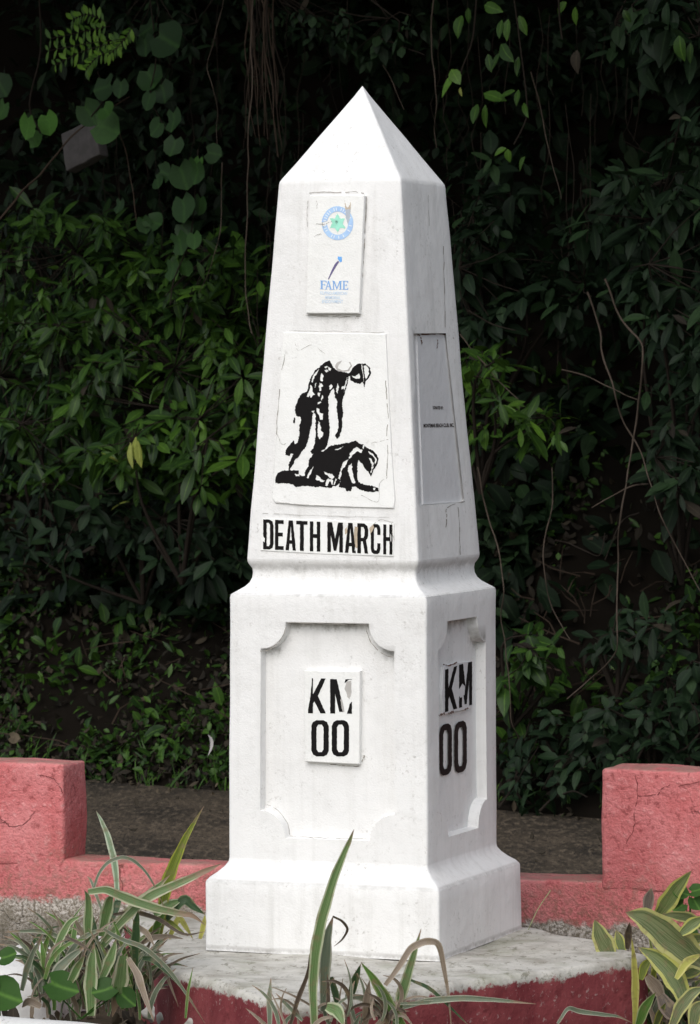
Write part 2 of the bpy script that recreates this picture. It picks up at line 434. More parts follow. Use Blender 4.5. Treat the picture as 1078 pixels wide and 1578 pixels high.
# =================================================================== THE THICKET
G1 = 'shrubs of the thicket'
shrub('broadleaf_shrub', 'leafy green shrub at the upper left of the thicket, below the grey slab', 'shrub', [(110, 420, 150, 95, 80), (60, 350, 80, 35, 12), (270, 420, 110, 70, 34)], 'oblong', 'leaf', (.0, .62), .15, .9, (120, 640), 11, G1, 230)
shrub('broadleaf_shrub', 'dense green shrub left of the picture panel of the obelisk', 'shrub', [(250, 560, 180, 110, 120), (350, 480, 70, 110, 30)], 'oblong', 'leaf', (.0, .75), .05, .8, (260, 840), 12, G1, 280)
shrub('broadleaf_shrub', 'drooping green shrub at the left edge of the photo, level with the soldiers picture', 'shrub', [(60, 560, 110, 110, 60), (60, 670, 120, 70, 38)], 'oblong', 'leaf', (.0, .5), .2, .9, (60, 860), 13, G1, 200)
shrub('broadleaf_shrub', 'spreading shrub with pale shoots left of the death march lettering', 'shrub', [(280, 700, 130, 60, 50), (340, 640, 60, 80, 26), (190, 690, 90, 40, 18)], 'oblong', 'leaf', (.1, .8), .0, .5, (280, 900), 14, G1, 220)
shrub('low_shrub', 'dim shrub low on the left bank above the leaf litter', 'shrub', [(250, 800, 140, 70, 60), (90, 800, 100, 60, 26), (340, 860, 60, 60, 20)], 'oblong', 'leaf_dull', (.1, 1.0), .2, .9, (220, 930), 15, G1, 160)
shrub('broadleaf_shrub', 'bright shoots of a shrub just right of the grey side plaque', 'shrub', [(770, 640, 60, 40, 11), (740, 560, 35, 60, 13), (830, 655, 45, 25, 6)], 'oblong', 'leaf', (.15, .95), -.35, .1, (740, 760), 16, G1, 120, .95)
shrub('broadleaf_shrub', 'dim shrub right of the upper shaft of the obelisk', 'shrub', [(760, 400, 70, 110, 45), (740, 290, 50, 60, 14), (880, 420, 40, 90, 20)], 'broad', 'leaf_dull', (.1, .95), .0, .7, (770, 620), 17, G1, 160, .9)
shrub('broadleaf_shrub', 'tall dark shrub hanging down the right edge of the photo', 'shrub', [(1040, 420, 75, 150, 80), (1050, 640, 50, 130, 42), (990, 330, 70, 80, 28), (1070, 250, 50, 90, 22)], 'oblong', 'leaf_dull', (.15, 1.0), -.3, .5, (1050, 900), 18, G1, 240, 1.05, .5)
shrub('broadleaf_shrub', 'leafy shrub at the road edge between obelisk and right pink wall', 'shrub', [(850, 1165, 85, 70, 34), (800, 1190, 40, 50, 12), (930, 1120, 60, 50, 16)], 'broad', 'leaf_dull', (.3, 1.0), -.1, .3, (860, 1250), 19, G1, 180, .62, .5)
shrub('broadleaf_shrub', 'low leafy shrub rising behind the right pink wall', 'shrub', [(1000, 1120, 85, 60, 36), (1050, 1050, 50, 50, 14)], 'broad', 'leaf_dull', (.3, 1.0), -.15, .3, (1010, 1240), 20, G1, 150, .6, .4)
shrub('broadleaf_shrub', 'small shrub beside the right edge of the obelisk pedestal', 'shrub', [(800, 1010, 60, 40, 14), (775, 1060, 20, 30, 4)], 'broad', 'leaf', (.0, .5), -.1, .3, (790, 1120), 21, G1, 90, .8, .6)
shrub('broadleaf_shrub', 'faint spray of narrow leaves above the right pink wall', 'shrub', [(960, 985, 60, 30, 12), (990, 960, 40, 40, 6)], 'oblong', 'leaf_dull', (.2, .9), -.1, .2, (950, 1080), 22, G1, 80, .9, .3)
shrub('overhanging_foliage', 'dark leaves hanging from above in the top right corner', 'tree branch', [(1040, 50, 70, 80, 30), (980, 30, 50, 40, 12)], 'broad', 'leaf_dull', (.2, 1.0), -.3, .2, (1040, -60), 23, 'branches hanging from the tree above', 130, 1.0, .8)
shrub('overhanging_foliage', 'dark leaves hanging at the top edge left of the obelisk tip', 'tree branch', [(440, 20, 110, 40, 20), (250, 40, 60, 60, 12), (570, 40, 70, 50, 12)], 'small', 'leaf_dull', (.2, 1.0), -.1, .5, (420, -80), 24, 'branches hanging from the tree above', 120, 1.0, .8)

def sprig(name, label, cat, leaves, stems, kind, mat, d, seed, group=None, base=None, mats=None):
    """leaves placed one by one: (px, py, length_px, angle_deg (0 = right, 90 = down), tint, facing)"""
    r = random.Random(seed); bp = at_bank(base[0], base[1], d); root = thing(name, label, cat, bp, 0, group)
    for e in leaves:
        px, py, ln, an, tt = e[:5]; mt = e[5] if len(e) > 5 else mat
        c, s = math.cos(R(an)), math.sin(R(an))
        dd = d+r.uniform(-.06, .06)
        p0 = at_bank(px-c*ln/2, py-s*ln/2, dd); p1 = at_bank(px+c*ln/2, py+s*ln/2, dd-r.uniform(-.01, .04))
        v = p1-p0; T = TPL[kind]; k = r.randrange(8); L0 = T[k][0][:, 0].max()
        nrm = (TOCAM+Vector((r.uniform(-.3, .3), 0, r.uniform(.1, .7))))
        me = new_mesh('leaf_blade', T[k][0], T[k][1], M[mt], True, T[k][2], tt)
        o = link('leaf', me, root); m = (frame(v, nrm)*(v.length/L0)).to_4x4(); m.translation = p0-bp; o.matrix_local = m
    parts = []
    for st in stems:
        parts.append(tube(smooth_path([at_bank(x, y, d+.02)-bp for x, y in st[1:]], 4), st[0], 5))
    if parts:
        v, f = join(parts); link('stem', new_mesh('stem', v, f, M['vine_dark'], True), root)
    return root
def c7(lst, ox=0, oy=0, sc=2.45): return [(ox+e[0]/sc, oy+e[1]/sc, e[2]/sc)+tuple(e[3:]) for e in lst]
sprig('climbing_vine', 'vine with big round heart-shaped leaves dangling over the grey slab', 'climbing vine',
      c7([(105, 480, 100, 100, .85), (185, 470, 90, 80, .9), (340, 430, 100, 60, .35), (405, 485, 100, 20, .6), (8, 420, 85, 120, .6), (5, 330, 80, 60, .2), (635, 155, 95, 30, .15), (560, 110, 90, 140, .1),
          (395, 330, 90, 160, .2), (455, 335, 75, 100, .25), (570, 298, 80, 70, .35), (560, 380, 80, 110, .3), (618, 350, 85, 80, .1), (655, 458, 90, 100, .3), (590, 485, 75, 130, .35), (655, 555, 80, 110, .25), (403, 422, 40, 60, .6), (130, 530, 60, 60, .7), (550, 175, 80, 90, .1)]),
      [(.004, (60, -10), (62, 80), (45, 160), (62, 205)), (.003, (230, -10), (240, 90), (232, 150), (262, 210)), (.003, (150, 110), (160, 150), (140, 180))], 'round', 'leaf_round', -.25, 31, None, (150, 260))
sprig('climbing_vine', 'column of round vine leaves hanging left of the obelisk shoulder', 'climbing vine',
      c7([(690, 665, 110, 75, .35), (745, 650, 100, 100, .45), (695, 790, 105, 90, .35), (755, 775, 80, 100, .5), (680, 920, 90, 80, .4), (735, 910, 70, 90, .55), (650, 1022, 85, 100, .5), (702, 1015, 60, 80, .55), (625, 655, 50, 20, .3), (595, 690, 40, 90, .3), (745, 620, 60, 120, .75), (805, 580, 60, 10, .3), (545, 850, 70, 80, .3), (585, 842, 60, 20, .35), (450, 780, 60, 110, .15), (700, 870, 70, 60, .2)]),
      [(.003, (305, 230), (300, 300), (292, 370), (268, 430), (262, 470))], 'round', 'leaf_round', -.2, 32, None, (290, 440))
sprig('leafy_branch', 'branch with bright drooping leaves hanging right of the obelisk tip', 'tree branch',
      c7([(120, 320, 110, 130, .85, 'leaf_bright'), (150, 290, 60, 60, .7), (160, 95, 80, 115, .35), (200, 60, 60, 90, .2), (290, 30, 60, 20, .5), (405, 95, 75, 70, .55), (345, 112, 80, 100, .5), (320, 110, 70, 100, .3), (550, 28, 60, 140, .6), (605, 62, 70, 90, .6), (300, 365, 85, 15, .45), (262, 440, 85, 95, .45), (222, 430, 75, 110, .25), (345, 355, 70, 160, .3), (385, 370, 60, 100, .3), (415, 415, 50, 80, .4), (300, 235, 80, 120, .15), (340, 200, 70, 60, .15), (385, 250, 70, 100, .2), (280, 240, 70, 80, .15), (320, 570, 50, 160, .6), (350, 590, 50, 90, .6), (400, 620, 60, 120, .4), (605, 230, 80, 100, .3, 'leaf_dead'), (170, 350, 38, 90, 1.0, 'leaf_yellow'), (800, 60, 50, 60, .1), (1000, 180, 90, 90, .3), (1040, 200, 80, 95, .2)], 640, 0, 2.46),
      [(.004, (735, -15), (728, 60), (712, 105), (708, 125)), (.0035, (790, -15), (800, 60), (812, 160), (808, 190), (792, 222)), (.004, (860, -15), (862, 30), (866, 60))], 'broad', 'leaf', -.35, 33, 'branches hanging from the tree above', (735, -30))
def pinnate(label, fronds, seed, d, base):
    r = random.Random(seed); bp = at_bank(base[0], base[1], d); root = thing('feathery_branch', label, 'tree branch', bp)
    ms = leaf_meshes('leaflet', 'leaf', .35, 1.0)
    for path in fronds:
        P = smooth_path([at_bank(x, y, d) for x, y in path], 5); 
        v, f = tube([p-bp for p in P], .0018, 4); link('stalk', new_mesh('stalk', v, f, M['vine_dark']), root)
        for i in range(1, len(P)):
            for k in range(1):
                q = P[i]; t = (P[i]-P[i-1]).normalized()
                for s in (-1, 1):
                    sd_ = t.cross(TOCAM)*s; dv = (sd_+t*r.uniform(.3, .9)+Vector((0, 0, r.uniform(-.4, .1)))).normalized()
                    o = link('leaflet', r.choice(ms), root); m = (frame(dv, TOCAM+Vector((r.gauss(0, .3), 0, .6)))*r.uniform(1.1, 1.8)).to_4x4(); m.translation = q-bp; o.matrix_local = m
pinnate('feathery branch of tiny paired leaflets in the top left corner', [[(170, 40), (130, 48), (78, 60)], [(195, 60), (140, 66), (75, 78)], [(190, 62), (130, 78), (85, 100)], [(190, 70), (150, 88), (132, 108)], [(165, 35), (135, 22), (112, 30)], [(205, 40), (190, 62), (168, 84)]], 5, -.3, (215, 20))

# deep dark leafage that fills the gaps, and the added crown that keeps sky light off the bank
def mass(name, kind, mat, n, a_rng, d_rng, z_of, seed, sc=1.0, tr=(0, 1), parent=None, density=None, lift=None):
    r = random.Random(seed); L = []; T = []
    while len(L) < n:
        a = r.uniform(*a_rng); d = r.uniform(*d_rng); z = z_of(a, d, r)
        if density and r.random() > density(a, d, z): continue
        if lift: p = hill_pt(a, d)+(TOCAM*.8+Vector((0, 0, .6)))*r.uniform(*lift)
        else: p = bank_xy(a, d); p.z = z
        dv = rnd_dir(r, -.2); L.append((frame(dv, Vector((r.gauss(0, .5), r.gauss(0, .5), 1))+TOCAM*.6)*(sc*r.uniform(.6, 1.3)), p)); T.append(tr[0]+(tr[1]-tr[0])*r.random()**2)
    return scatter_mesh(name, kind, mat, L, T, parent)
# on the slope: how leafy each stretch is
def dens(a, d, z):
    return (.25+.75*max(0, min(1, .5+noise.noise(Vector((a*.9, z*.9, 3.1)))*1.9)))*(1.0 if a < .1 else (.07 if a < 1.0 else .5))
def slope_z(a, d, r): return bank_z(d)+r.uniform(-.02, .16)
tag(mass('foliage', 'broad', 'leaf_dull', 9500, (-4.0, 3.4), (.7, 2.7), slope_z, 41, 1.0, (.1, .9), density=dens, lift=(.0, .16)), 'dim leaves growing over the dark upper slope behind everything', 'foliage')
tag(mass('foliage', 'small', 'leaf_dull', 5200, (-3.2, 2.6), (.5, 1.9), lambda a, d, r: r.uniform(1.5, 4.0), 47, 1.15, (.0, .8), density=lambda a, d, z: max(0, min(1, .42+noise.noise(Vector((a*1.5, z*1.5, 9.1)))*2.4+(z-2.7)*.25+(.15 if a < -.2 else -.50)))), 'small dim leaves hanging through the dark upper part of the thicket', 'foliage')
def low_z(a, d, r): return bank_z(d)+r.uniform(-.01, .07)
def bank_d(a, d, z): return (1.0 if a < 0.2 else .12)*(.15+.85*max(0, min(1, .5+noise.noise(Vector((a*1.7, d*1.7, 7)))*2.6)))*(1 if d < 1.0 else max(0, 1-(d-1.0)*1.1))
tag(mass('undergrowth', 'small', 'leaf', 9500, (-3.2, 2.4), (.05, 2.0), low_z, 42, .72, (.0, .6), density=bank_d, lift=(.0, .07)), 'small creeping leaves and weeds on the bank behind the road', 'undergrowth')
tag(mass('leaf_litter', 'dead', 'leaf_dead', 8500, (-3.2, 2.4), (.0, 1.4), lambda a, d, r: bank_z(d)+r.uniform(-.0, .03), 43, .55, (.0, .7), density=bank_d, lift=(.0, .06)), 'brown dead leaves lying on the bank behind the road', 'leaf litter')
tag(mass('leaf_litter', 'dead', 'leaf_dead', 260, (-4, 4), (-.14, .06), lambda a, d, r: -.196+r.uniform(.0, .01), 44, .42, (.3, 1.0)), 'fallen leaves gathered along the far road edge', 'leaf litter')
tag(mass('undergrowth', 'broad', 'leaf', 900, (-3.2, 1.2), (.1, 1.7), low_z, 48, .62, (.0, .5), density=lambda a, d, z: max(0, noise.noise(Vector((a*1.3+5, d*1.3, 2)))*2.2), lift=(.02, .12)), 'patches of larger leaved weeds among the litter on the bank', 'undergrowth')
tag(mass('leaf_litter', 'dead', 'leaf_dead', 700, (-2.6, .2), (.1, 1.2), low_z, 49, .8, (.0, .8), density=lambda a, d, z: max(0, -noise.noise(Vector((a*1.5+5, d*1.5, 2)))*2.2), lift=(.0, .05)), 'heaps of larger withered leaves on the bank', 'leaf litter')
tag(mass('leaf_litter', 'dead', 'leaf_dead', 120, (-2, 2), (-2.4, -.1), lambda a, d, r: -.197, 50, .4, (.2, 1.0)), 'few scattered dead leaves lying on the dark road', 'leaf litter')
# grass tufts at the road edge
r_ = random.Random(45); L = []; T = []
for _ in range(170):
    a = r_.uniform(-4, 3.5); d = r_.uniform(-.02, .16); p = bank_xy(a, d); p.z = bank_z(max(.03, d))-.01; hs_ = r_.uniform(.5, 1.0)*(.6 if a > .2 else 1)
    for k in range(r_.randint(4, 9)):
        dv = Vector((r_.gauss(0, .5), r_.gauss(0, .4), 1)).normalized(); L.append((frame(dv, TOCAM+Vector((r_.gauss(0, .4), 0, .2)))*hs_*r_.uniform(.6, 1.2), p+Vector((r_.gauss(0, .02), r_.gauss(0, .02), 0)))); T.append(r_.random()*.7)
tag(scatter_mesh('grass', 'grass', 'leaf', L, T), 'short grass tufts along the far edge of the road', 'grass')

# tree added to block sky light over the bank: trunk, limbs and crown; only its lowest leaves reach the frame
tr_base = bank_xy(-1.8, 3.4); tr_base.z = 5.0
tree = thing('added_shade_tree', 'unseen tree added above the thicket to block sky light', 'tree', tr_base)
limbs = []
for k, (a, d, z) in enumerate([(-4, -.6, 4.6), (-1.5, -1.2, 4.9), (1, -1.2, 4.8), (3.5, -.8, 4.6), (0, 1, 5.6)]):
    e = bank_xy(a, d); e.z = z; limbs.append(tube(smooth_path([(0, 0, .8+.3*k), (e-tr_base)*.5+Vector((0, 0, 1.1)), e-tr_base], 5), [.14-.011*i for i in range(11)], 7))
v, f = join([tube([(0, 0, -.3), (.05, 0, 1.2), (.1, .1, 3)], [.3, .24, .16], 9)]); link('trunk', new_mesh('trunk', v, f, M['bark'], True), tree)
for lv, lf in limbs: link('limb', new_mesh('limb', lv, lf, M['bark'], True), tree)
def crown_z(a, d, r): return 3.75+.25*math.sin(a*1.3)+abs(r.gauss(0, .7))+.35*max(0, d-1)+.25*max(0, -d)
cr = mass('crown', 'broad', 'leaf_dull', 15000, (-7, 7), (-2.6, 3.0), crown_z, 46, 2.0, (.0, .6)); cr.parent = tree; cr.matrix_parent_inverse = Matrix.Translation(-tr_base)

# hanging vines and bare stems
VG = 'vines hanging in front of the thicket'
def vine(label, pts, rad, d, mat='vine', cat='vine', name='hanging_vine', wob=.006):
    P = smooth_path([at_bank(x, y, d+.05*math.sin(i*1.7)) for i, (x, y) in enumerate(pts)], 5)
    P = [p+Vector((nz(p, 9, wob, 1), 0, nz(p, 9, wob, 4))) for p in P]
    n = len(P); v, f = tube(P, [rad*.74*(1-.5*i/n)*(1+nz(p, 20, .45)) for i, p in enumerate(P)], 6)
    o = link(name, new_mesh(name, v, f, M[mat], True)); recentre(o, P[0]); return tag(o, label, cat, VG)
vine('pale straight vine dropping from the top edge to left of the picture panel', [(390, -25), (386, 60), (388, 120), (383, 200), (380, 330), (377, 440), (388, 515)], .0052, -.3)
vine('thin wavy vine in the dark left of the root bundle', [(350, -25), (330, 60), (318, 100), (325, 130), (336, 170), (333, 200), (337, 240)], .0035, -.1)
vine('thick bare brown branch rising from the left edge towards the grey slab', [(-15, 355), (30, 300), (70, 260), (110, 210), (150, 180), (200, 150)], .008, -.2, 'bark', 'branch', 'bare_branch')
vine('slanting thin stem below the grey slab', [(180, 195), (195, 240), (205, 300), (213, 352)], .004, -.1, 'bark')
vine('vine ending above the round leaf column, left of the obelisk shoulder', [(342, 250), (342, 300), (340, 350), (328, 400), (308, 450)], .003, -.2)
vine('long vine falling straight just right of the obelisk tip', [(668, -25), (664, 60), (670, 120), (672, 160), (668, 200), (671, 228)], .004, -.1)
vine('vine slanting through the dark right of the obelisk shoulder', [(818, 110), (835, 180), (850, 250), (865, 305)], .0035, 0)
vine('vine running down behind the leaves hanging right of the shaft', [(870, 160), (880, 230), (884, 300), (878, 360)], .0035, 0.05, 'vine_dark')
vine('longest vine in the right half, curving back to the left at its foot', [(932, 430), (955, 490), (985, 525), (990, 560), (985, 620), (975, 680), (965, 740), (955, 800), (953, 870), (950, 930), (951, 980), (945, 1010), (905, 1050), (873, 1077)], .0058, -.35)
vine('vine crossing the longest one and leaving the photo at the right edge', [(905, 450), (925, 510), (928, 545), (945, 600), (960, 650), (985, 690), (1000, 740), (1020, 800), (1045, 850), (1085, 920)], .0050, -.3)
vine('short twig joining the two crossing vines from the left', [(865, 570), (905, 580), (950, 603), (983, 617)], .004, -.3, 'vine', 'twig', 'bare_twig')
vine('reddish twig forking left from the vine that leaves at right', [(1000, 745), (975, 748), (940, 765), (912, 783)], .0045, -.3, 'vine', 'twig', 'bare_twig')
vine('short crooked twig beside the lower part of the longest vine', [(985, 790), (960, 800), (945, 830), (933, 862)], .0040, -.3, 'vine_dark', 'twig', 'bare_twig')
vine('bowed twig left of the longest vine, sagging like a hook', [(855, 832), (880, 838), (905, 850), (925, 855), (931, 822)], .0048, -.25, 'vine_dark', 'twig', 'bare_twig')
vine('middle vine dangling between the obelisk and the longest vine', [(850, 720), (851, 775), (838, 830), (838, 880), (848, 930), (862, 960), (878, 985)], .0042, -.2)
vine('vine hanging close to the right edge of the pedestal', [(735, 720), (750, 790), (768, 850), (775, 910), (772, 950), (780, 1010), (785, 1060), (788, 1110), (800, 1140)], .0042, -.3)
vine('stiff straight twig beside the grey side plaque', [(708, 515), (745, 560), (775, 595), (798, 615)], .0036, -.35, 'vine', 'twig', 'bare_twig')
vine('curved twig just above the bright shoots right of the shaft', [(722, 478), (760, 500), (795, 510)], .0046, -.35, 'vine_dark', 'twig', 'bare_twig')
vine('twig slanting down right of the obelisk tip', [(586, 60), (620, 72), (655, 86)], .0045, -.05, 'vine_dark', 'twig', 'bare_twig')
vine('hair thin stem just beside the tip of the obelisk', [(590, 100), (603, 125), (622, 168)], .003, -.05)
vine('root lying at the road edge beside the pedestal foot', [(768, 1245), (790, 1215), (812, 1180), (830, 1150)], .006, -.1, 'vine_dark', 'root', 'bare_root')
vine('arching root at the road edge left of the right pink wall', [(830, 1250), (850, 1232), (880, 1220), (905, 1228)], .007, -.12, 'vine_dark', 'root', 'bare_root')
# bundle of roots
rb = at_bank(400, -25, -.05); root = thing('hanging_root_bundle', 'shaggy bundle of brown roots hanging left of the obelisk tip', 'roots', rb)
r_ = random.Random(77)
for k in range(22):
    x0 = r_.gauss(400, 16); x1 = x0+r_.gauss(8, 16); y1 = r_.uniform(90, 250); d = r_.uniform(-.15, .1)
    P = [at_bank(x0+(x1-x0)*t+r_.gauss(0, 3.5), -25+(y1+25)*t, d)-rb for t in (0, .2, .4, .6, .8, 1)]
    v, f = tube(smooth_path(P, 3), [.0050*(1-.7*i/15)*r_.uniform(.7, 1.2) for i in range(16)], 4); link('root', new_mesh('root', v, f, M['bark' if k % 3 else 'vine_dark'], True), root)
# hair-thin rootlets everywhere in the upper dark
parts = []
for k in range(90):
    x = r_.uniform(150, 1050); y0 = r_.uniform(-20, 420); ln = r_.uniform(60, 230); d = r_.uniform(.1, .9)
    P = [at_bank(x+r_.gauss(0, 6)*t*2, y0+ln*t, d) for t in (0, .25, .5, .75, 1)]; parts.append(tube(smooth_path(P, 2), .0020, 3))
v, f = join(parts); o = link('rootlets', new_mesh('rootlets', v, f, M['vine_dark']), kind='stuff'); tag(o, 'hair thin rootlets hanging in the dark upper thicket', 'roots')
# dry stems on the low bank
parts = []
for k in range(260):
    a = r_.uniform(-3.2, 2.4); d = r_.uniform(.1, 1.1); p = bank_xy(a, d); p.z = bank_z(d)+.01; q = p+Vector((r_.gauss(0, .12), r_.gauss(-.03, .05), r_.uniform(-.05, .16)))
    parts.append(tube([p, (p+q)*.5+rnd_dir(r_)*.02, q], [.004, .003, .0015], 3))
v, f = join(parts); o = link('dry_twigs', new_mesh('dry_twigs', v, f, M['bark']), kind='stuff'); tag(o, 'dry twigs sticking out of the leaf litter on the bank', 'twigs')

# grey slab caught in the growth
v, f = rounded_grid_box((.10, .03, .085), .006, .02, .006, 14, 3)
c = at_bank(130, 224, .12); o = link('grey_slab', new_mesh('grey_slab', v, f, flat_mat('weathered_concrete', (.075, .070, .070), .9, .5, 25, .1), True)); o.location = c; o.rotation_euler = (R(-8), R(-18), R(-38)); tag(o, 'broken grey concrete slab caught in the foliage behind the round leaves', 'slab')
# scraps on the bank
c = at_bank(320, 1132, -.02); v, f, u = leaf_template(.085, .03, .7, .5, seed=4); o = link('paper_scrap', new_mesh('paper_scrap', v, f, flat_mat('scrap', (.45, .42, .42)), True)); o.location = c; o.rotation_euler = (0, R(62), R(20)); tag(o, 'crumpled pale paper scrap on the bank left of the pedestal', 'litter')
c = at_bank(13, 1136, -.02); v, f, u = round_template(.026, .3, 2); o = link('fallen_leaf', new_mesh('fallen_leaf', v, f, M['leaf_dead'], True, u, 1.0)); o.location = c; o.rotation_euler = (R(70), R(10), 0); tag(o, 'round tan fallen leaf above the left pink wall', 'leaf')
sprig('yellowing_leaves', 'pair of yellowing leaves hanging in the left shrub', 'leaf', [(199, 702, 40, 95, .9), (214, 700, 42, 85, .3), (206, 690, 34, 100, .5)], [(.002, (205, 660), (206, 685))], 'oblong', 'leaf_yellow', -.15, 9, None, (205, 670))

# =================================================================== PINK BOUNDARY WALL
TH = R(21.11)
def pink_mat():
    t = NT('coral_paint_on_rough_plaster')
    n1 = t.noise(7, 6, .65); n2 = t.noise(48, 5, .65); n3 = t.noise(2.2, 4, .6)
    c = t.mix(t.ramp(n1, .35, .68), (.54, .15, .15), (.66, .25, .25)); c = t.mix(t.math('MULTIPLY', t.ramp(n3, .5, .7), .35), c, (.46, .105, .115))
    c = t.mix(t.math('MULTIPLY', t.ramp(n2, .56, .68), .45), c, (.78, .42, .41)); c = t.mix(t.math('MULTIPLY', t.ramp(n2, .44, .34), .65), c, (.27, .06, .06))
    wp = t.n('ShaderNodeVectorMath', operation='ADD'); nn = t.n('ShaderNodeTexNoise'); nn.inputs['Scale'].default_value = 7; nn.inputs['Detail'].default_value = 5; t.l(t.co.outputs['Object'], nn.inputs['Vector'])
    sc = t.n('ShaderNodeVectorMath', operation='SCALE'); sc.inputs['Scale'].default_value = .35; t.l(nn.outputs['Color'], sc.inputs[0]); t.l(t.co.outputs['Object'], wp.inputs[0]); t.l(sc.outputs[0], wp.inputs[1])
    vo = t.n('ShaderNodeTexVoronoi', feature='DISTANCE_TO_EDGE'); vo.inputs['Scale'].default_value = 1.9; t.l(wp.outputs[0], vo.inputs['Vector'])
    crack = t.math('MULTIPLY', t.ramp(vo.outputs['Distance'], .010, .001), t.ramp(t.noise(3.5, 2), .46, .60))
    c = t.mix(t.math('MULTIPLY', crack, .8), c, (.13, .03, .03))
    x, y, z = t.sep()
    # grime and bare speckled render at the foot
    rag = t.math('ADD', z, t.math('MULTIPLY', t.math('SUBTRACT', t.noise(16, 6, .7), .5), .11))
    foot = t.ramp(rag, -.025, -.042)
    stain = t.math('MULTIPLY', t.ramp(t.math('ADD', z, t.math('MULTIPLY', t.math('SUBTRACT', n1, .5), .35)), .16, -.04), t.ramp(n2, .44, .58))
    c = t.mix(t.math('MULTIPLY', stain, .75), c, (.20, .10, .07))
    bare = t.mix(t.ramp(t.noise(110, 6, .75), .42, .60), (.17, .145, .11), (.60, .55, .50)); bare = t.mix(t.math('MULTIPLY', t.ramp(t.noise(14, 5, .7), .48, .6), .6), bare, (.16, .135, .095))
    lowg = t.ramp(z, -.05, -.15); bare = t.mix(t.math('MULTIPLY', lowg, .7), bare, (.09, .08, .06))
    c = t.mix(foot, c, bare)
    # worn upper faces: paint rubbed to grey-brown
    ge = t.n('ShaderNodeNewGeometry'); gz = t.sep(ge.outputs['Normal'])[2]
    wt = t.math('MULTIPLY', t.ramp(gz, .55, .95), t.ramp(t.noise(14, 6, .75), .38, .56))
    c = t.mix(t.math('MULTIPLY', wt, .75), c, (.30, .19, .15))
    nb = t.bump(n1, .45, .02); nb = t.bump(n2, .6, .008, nb); nb = t.bump(t.noise(130, 3, .6), .9, .005, nb); nb = t.bump(t.math('SUBTRACT', 1.0, crack), .6, .01, nb)
    return t.done(c, .85, .2, nb)
PM = pink_mat()
WN = Vector((math.sin(TH), math.cos(TH), 0)); WT = Vector((math.cos(TH), -math.sin(TH), 0)); W0p = Vector((0, .782, 0))
def wall_a(px, py):  # distance along the wall front
    return (on_plane(px, py, W0p, WN)-W0p).dot(WT)
aL = wall_a(98, 1190); aR = wall_a(927, 1195)
bw = thing('boundary_wall', 'low coral pink wall with two raised blocks behind the white obelisk', 'wall', W0p, -TH)
def wall_piece(name, a0, a1, z0, z1, t, y0, seed, amp=.006):
    h = ((a1-a0)/2, t/2, (z1-z0)/2); v, f = rounded_grid_box(h, .012, .03, amp, 7, seed)
    c = Vector(((a0+a1)/2, y0+t/2, (z0+z1)/2)); v = [p+c for p in v]
    return link(name, new_mesh(name, v, f, PM, True), bw)
wall_piece('low_wall', aL-1.2, aR+1.4, -.26, .082, .165, .0, 1)
wall_piece('raised_block', aL-1.2, aL, .060, .357, .165, -.004, 5)
wall_piece('raised_block', aR, aR+1.4, .060, .392, .165, -.004, 9)

wv = []; wf = []; wr = random.Random(4)
for path in ([(979, 1194), (982, 1225), (978, 1250), (975, 1280), (958, 1310)], [(982, 1227), (1010, 1224), (1025, 1211), (1050, 1210), (1090, 1204)], [(58, 1195), (68, 1196), (80, 1199), (90, 1208), (97, 1222)]):
    P = smooth_path([Vector((x, y, 0)) for x, y in path], 6); P = [p+Vector((wr.gauss(0, .9), wr.gauss(0, .9), 0)) for p in P]
    for a, b in zip(P, P[1:]):
        n_ = Vector((-(b-a).y, (b-a).x, 0)).normalized()*wr.uniform(.15, .75)
        if wr.random() < .12: continue
        o = len(wv); wf.append((o, o+1, o+2, o+3))
        for q in (a+n_, b+n_, b-n_, a-n_):
            w_ = on_plane(q.x, q.y, W0p-WN*.0075, WN)-W0p; wv.append((w_.dot(WT), w_.dot(WN), w_.z))
link('crack', new_mesh('crack', wv, wf, flat_mat('wall_crack_dirt', (.16, .045, .045), .95, .3, 50, .05)), bw, 'stuff')  # dark broken strips along the traced wall cracks

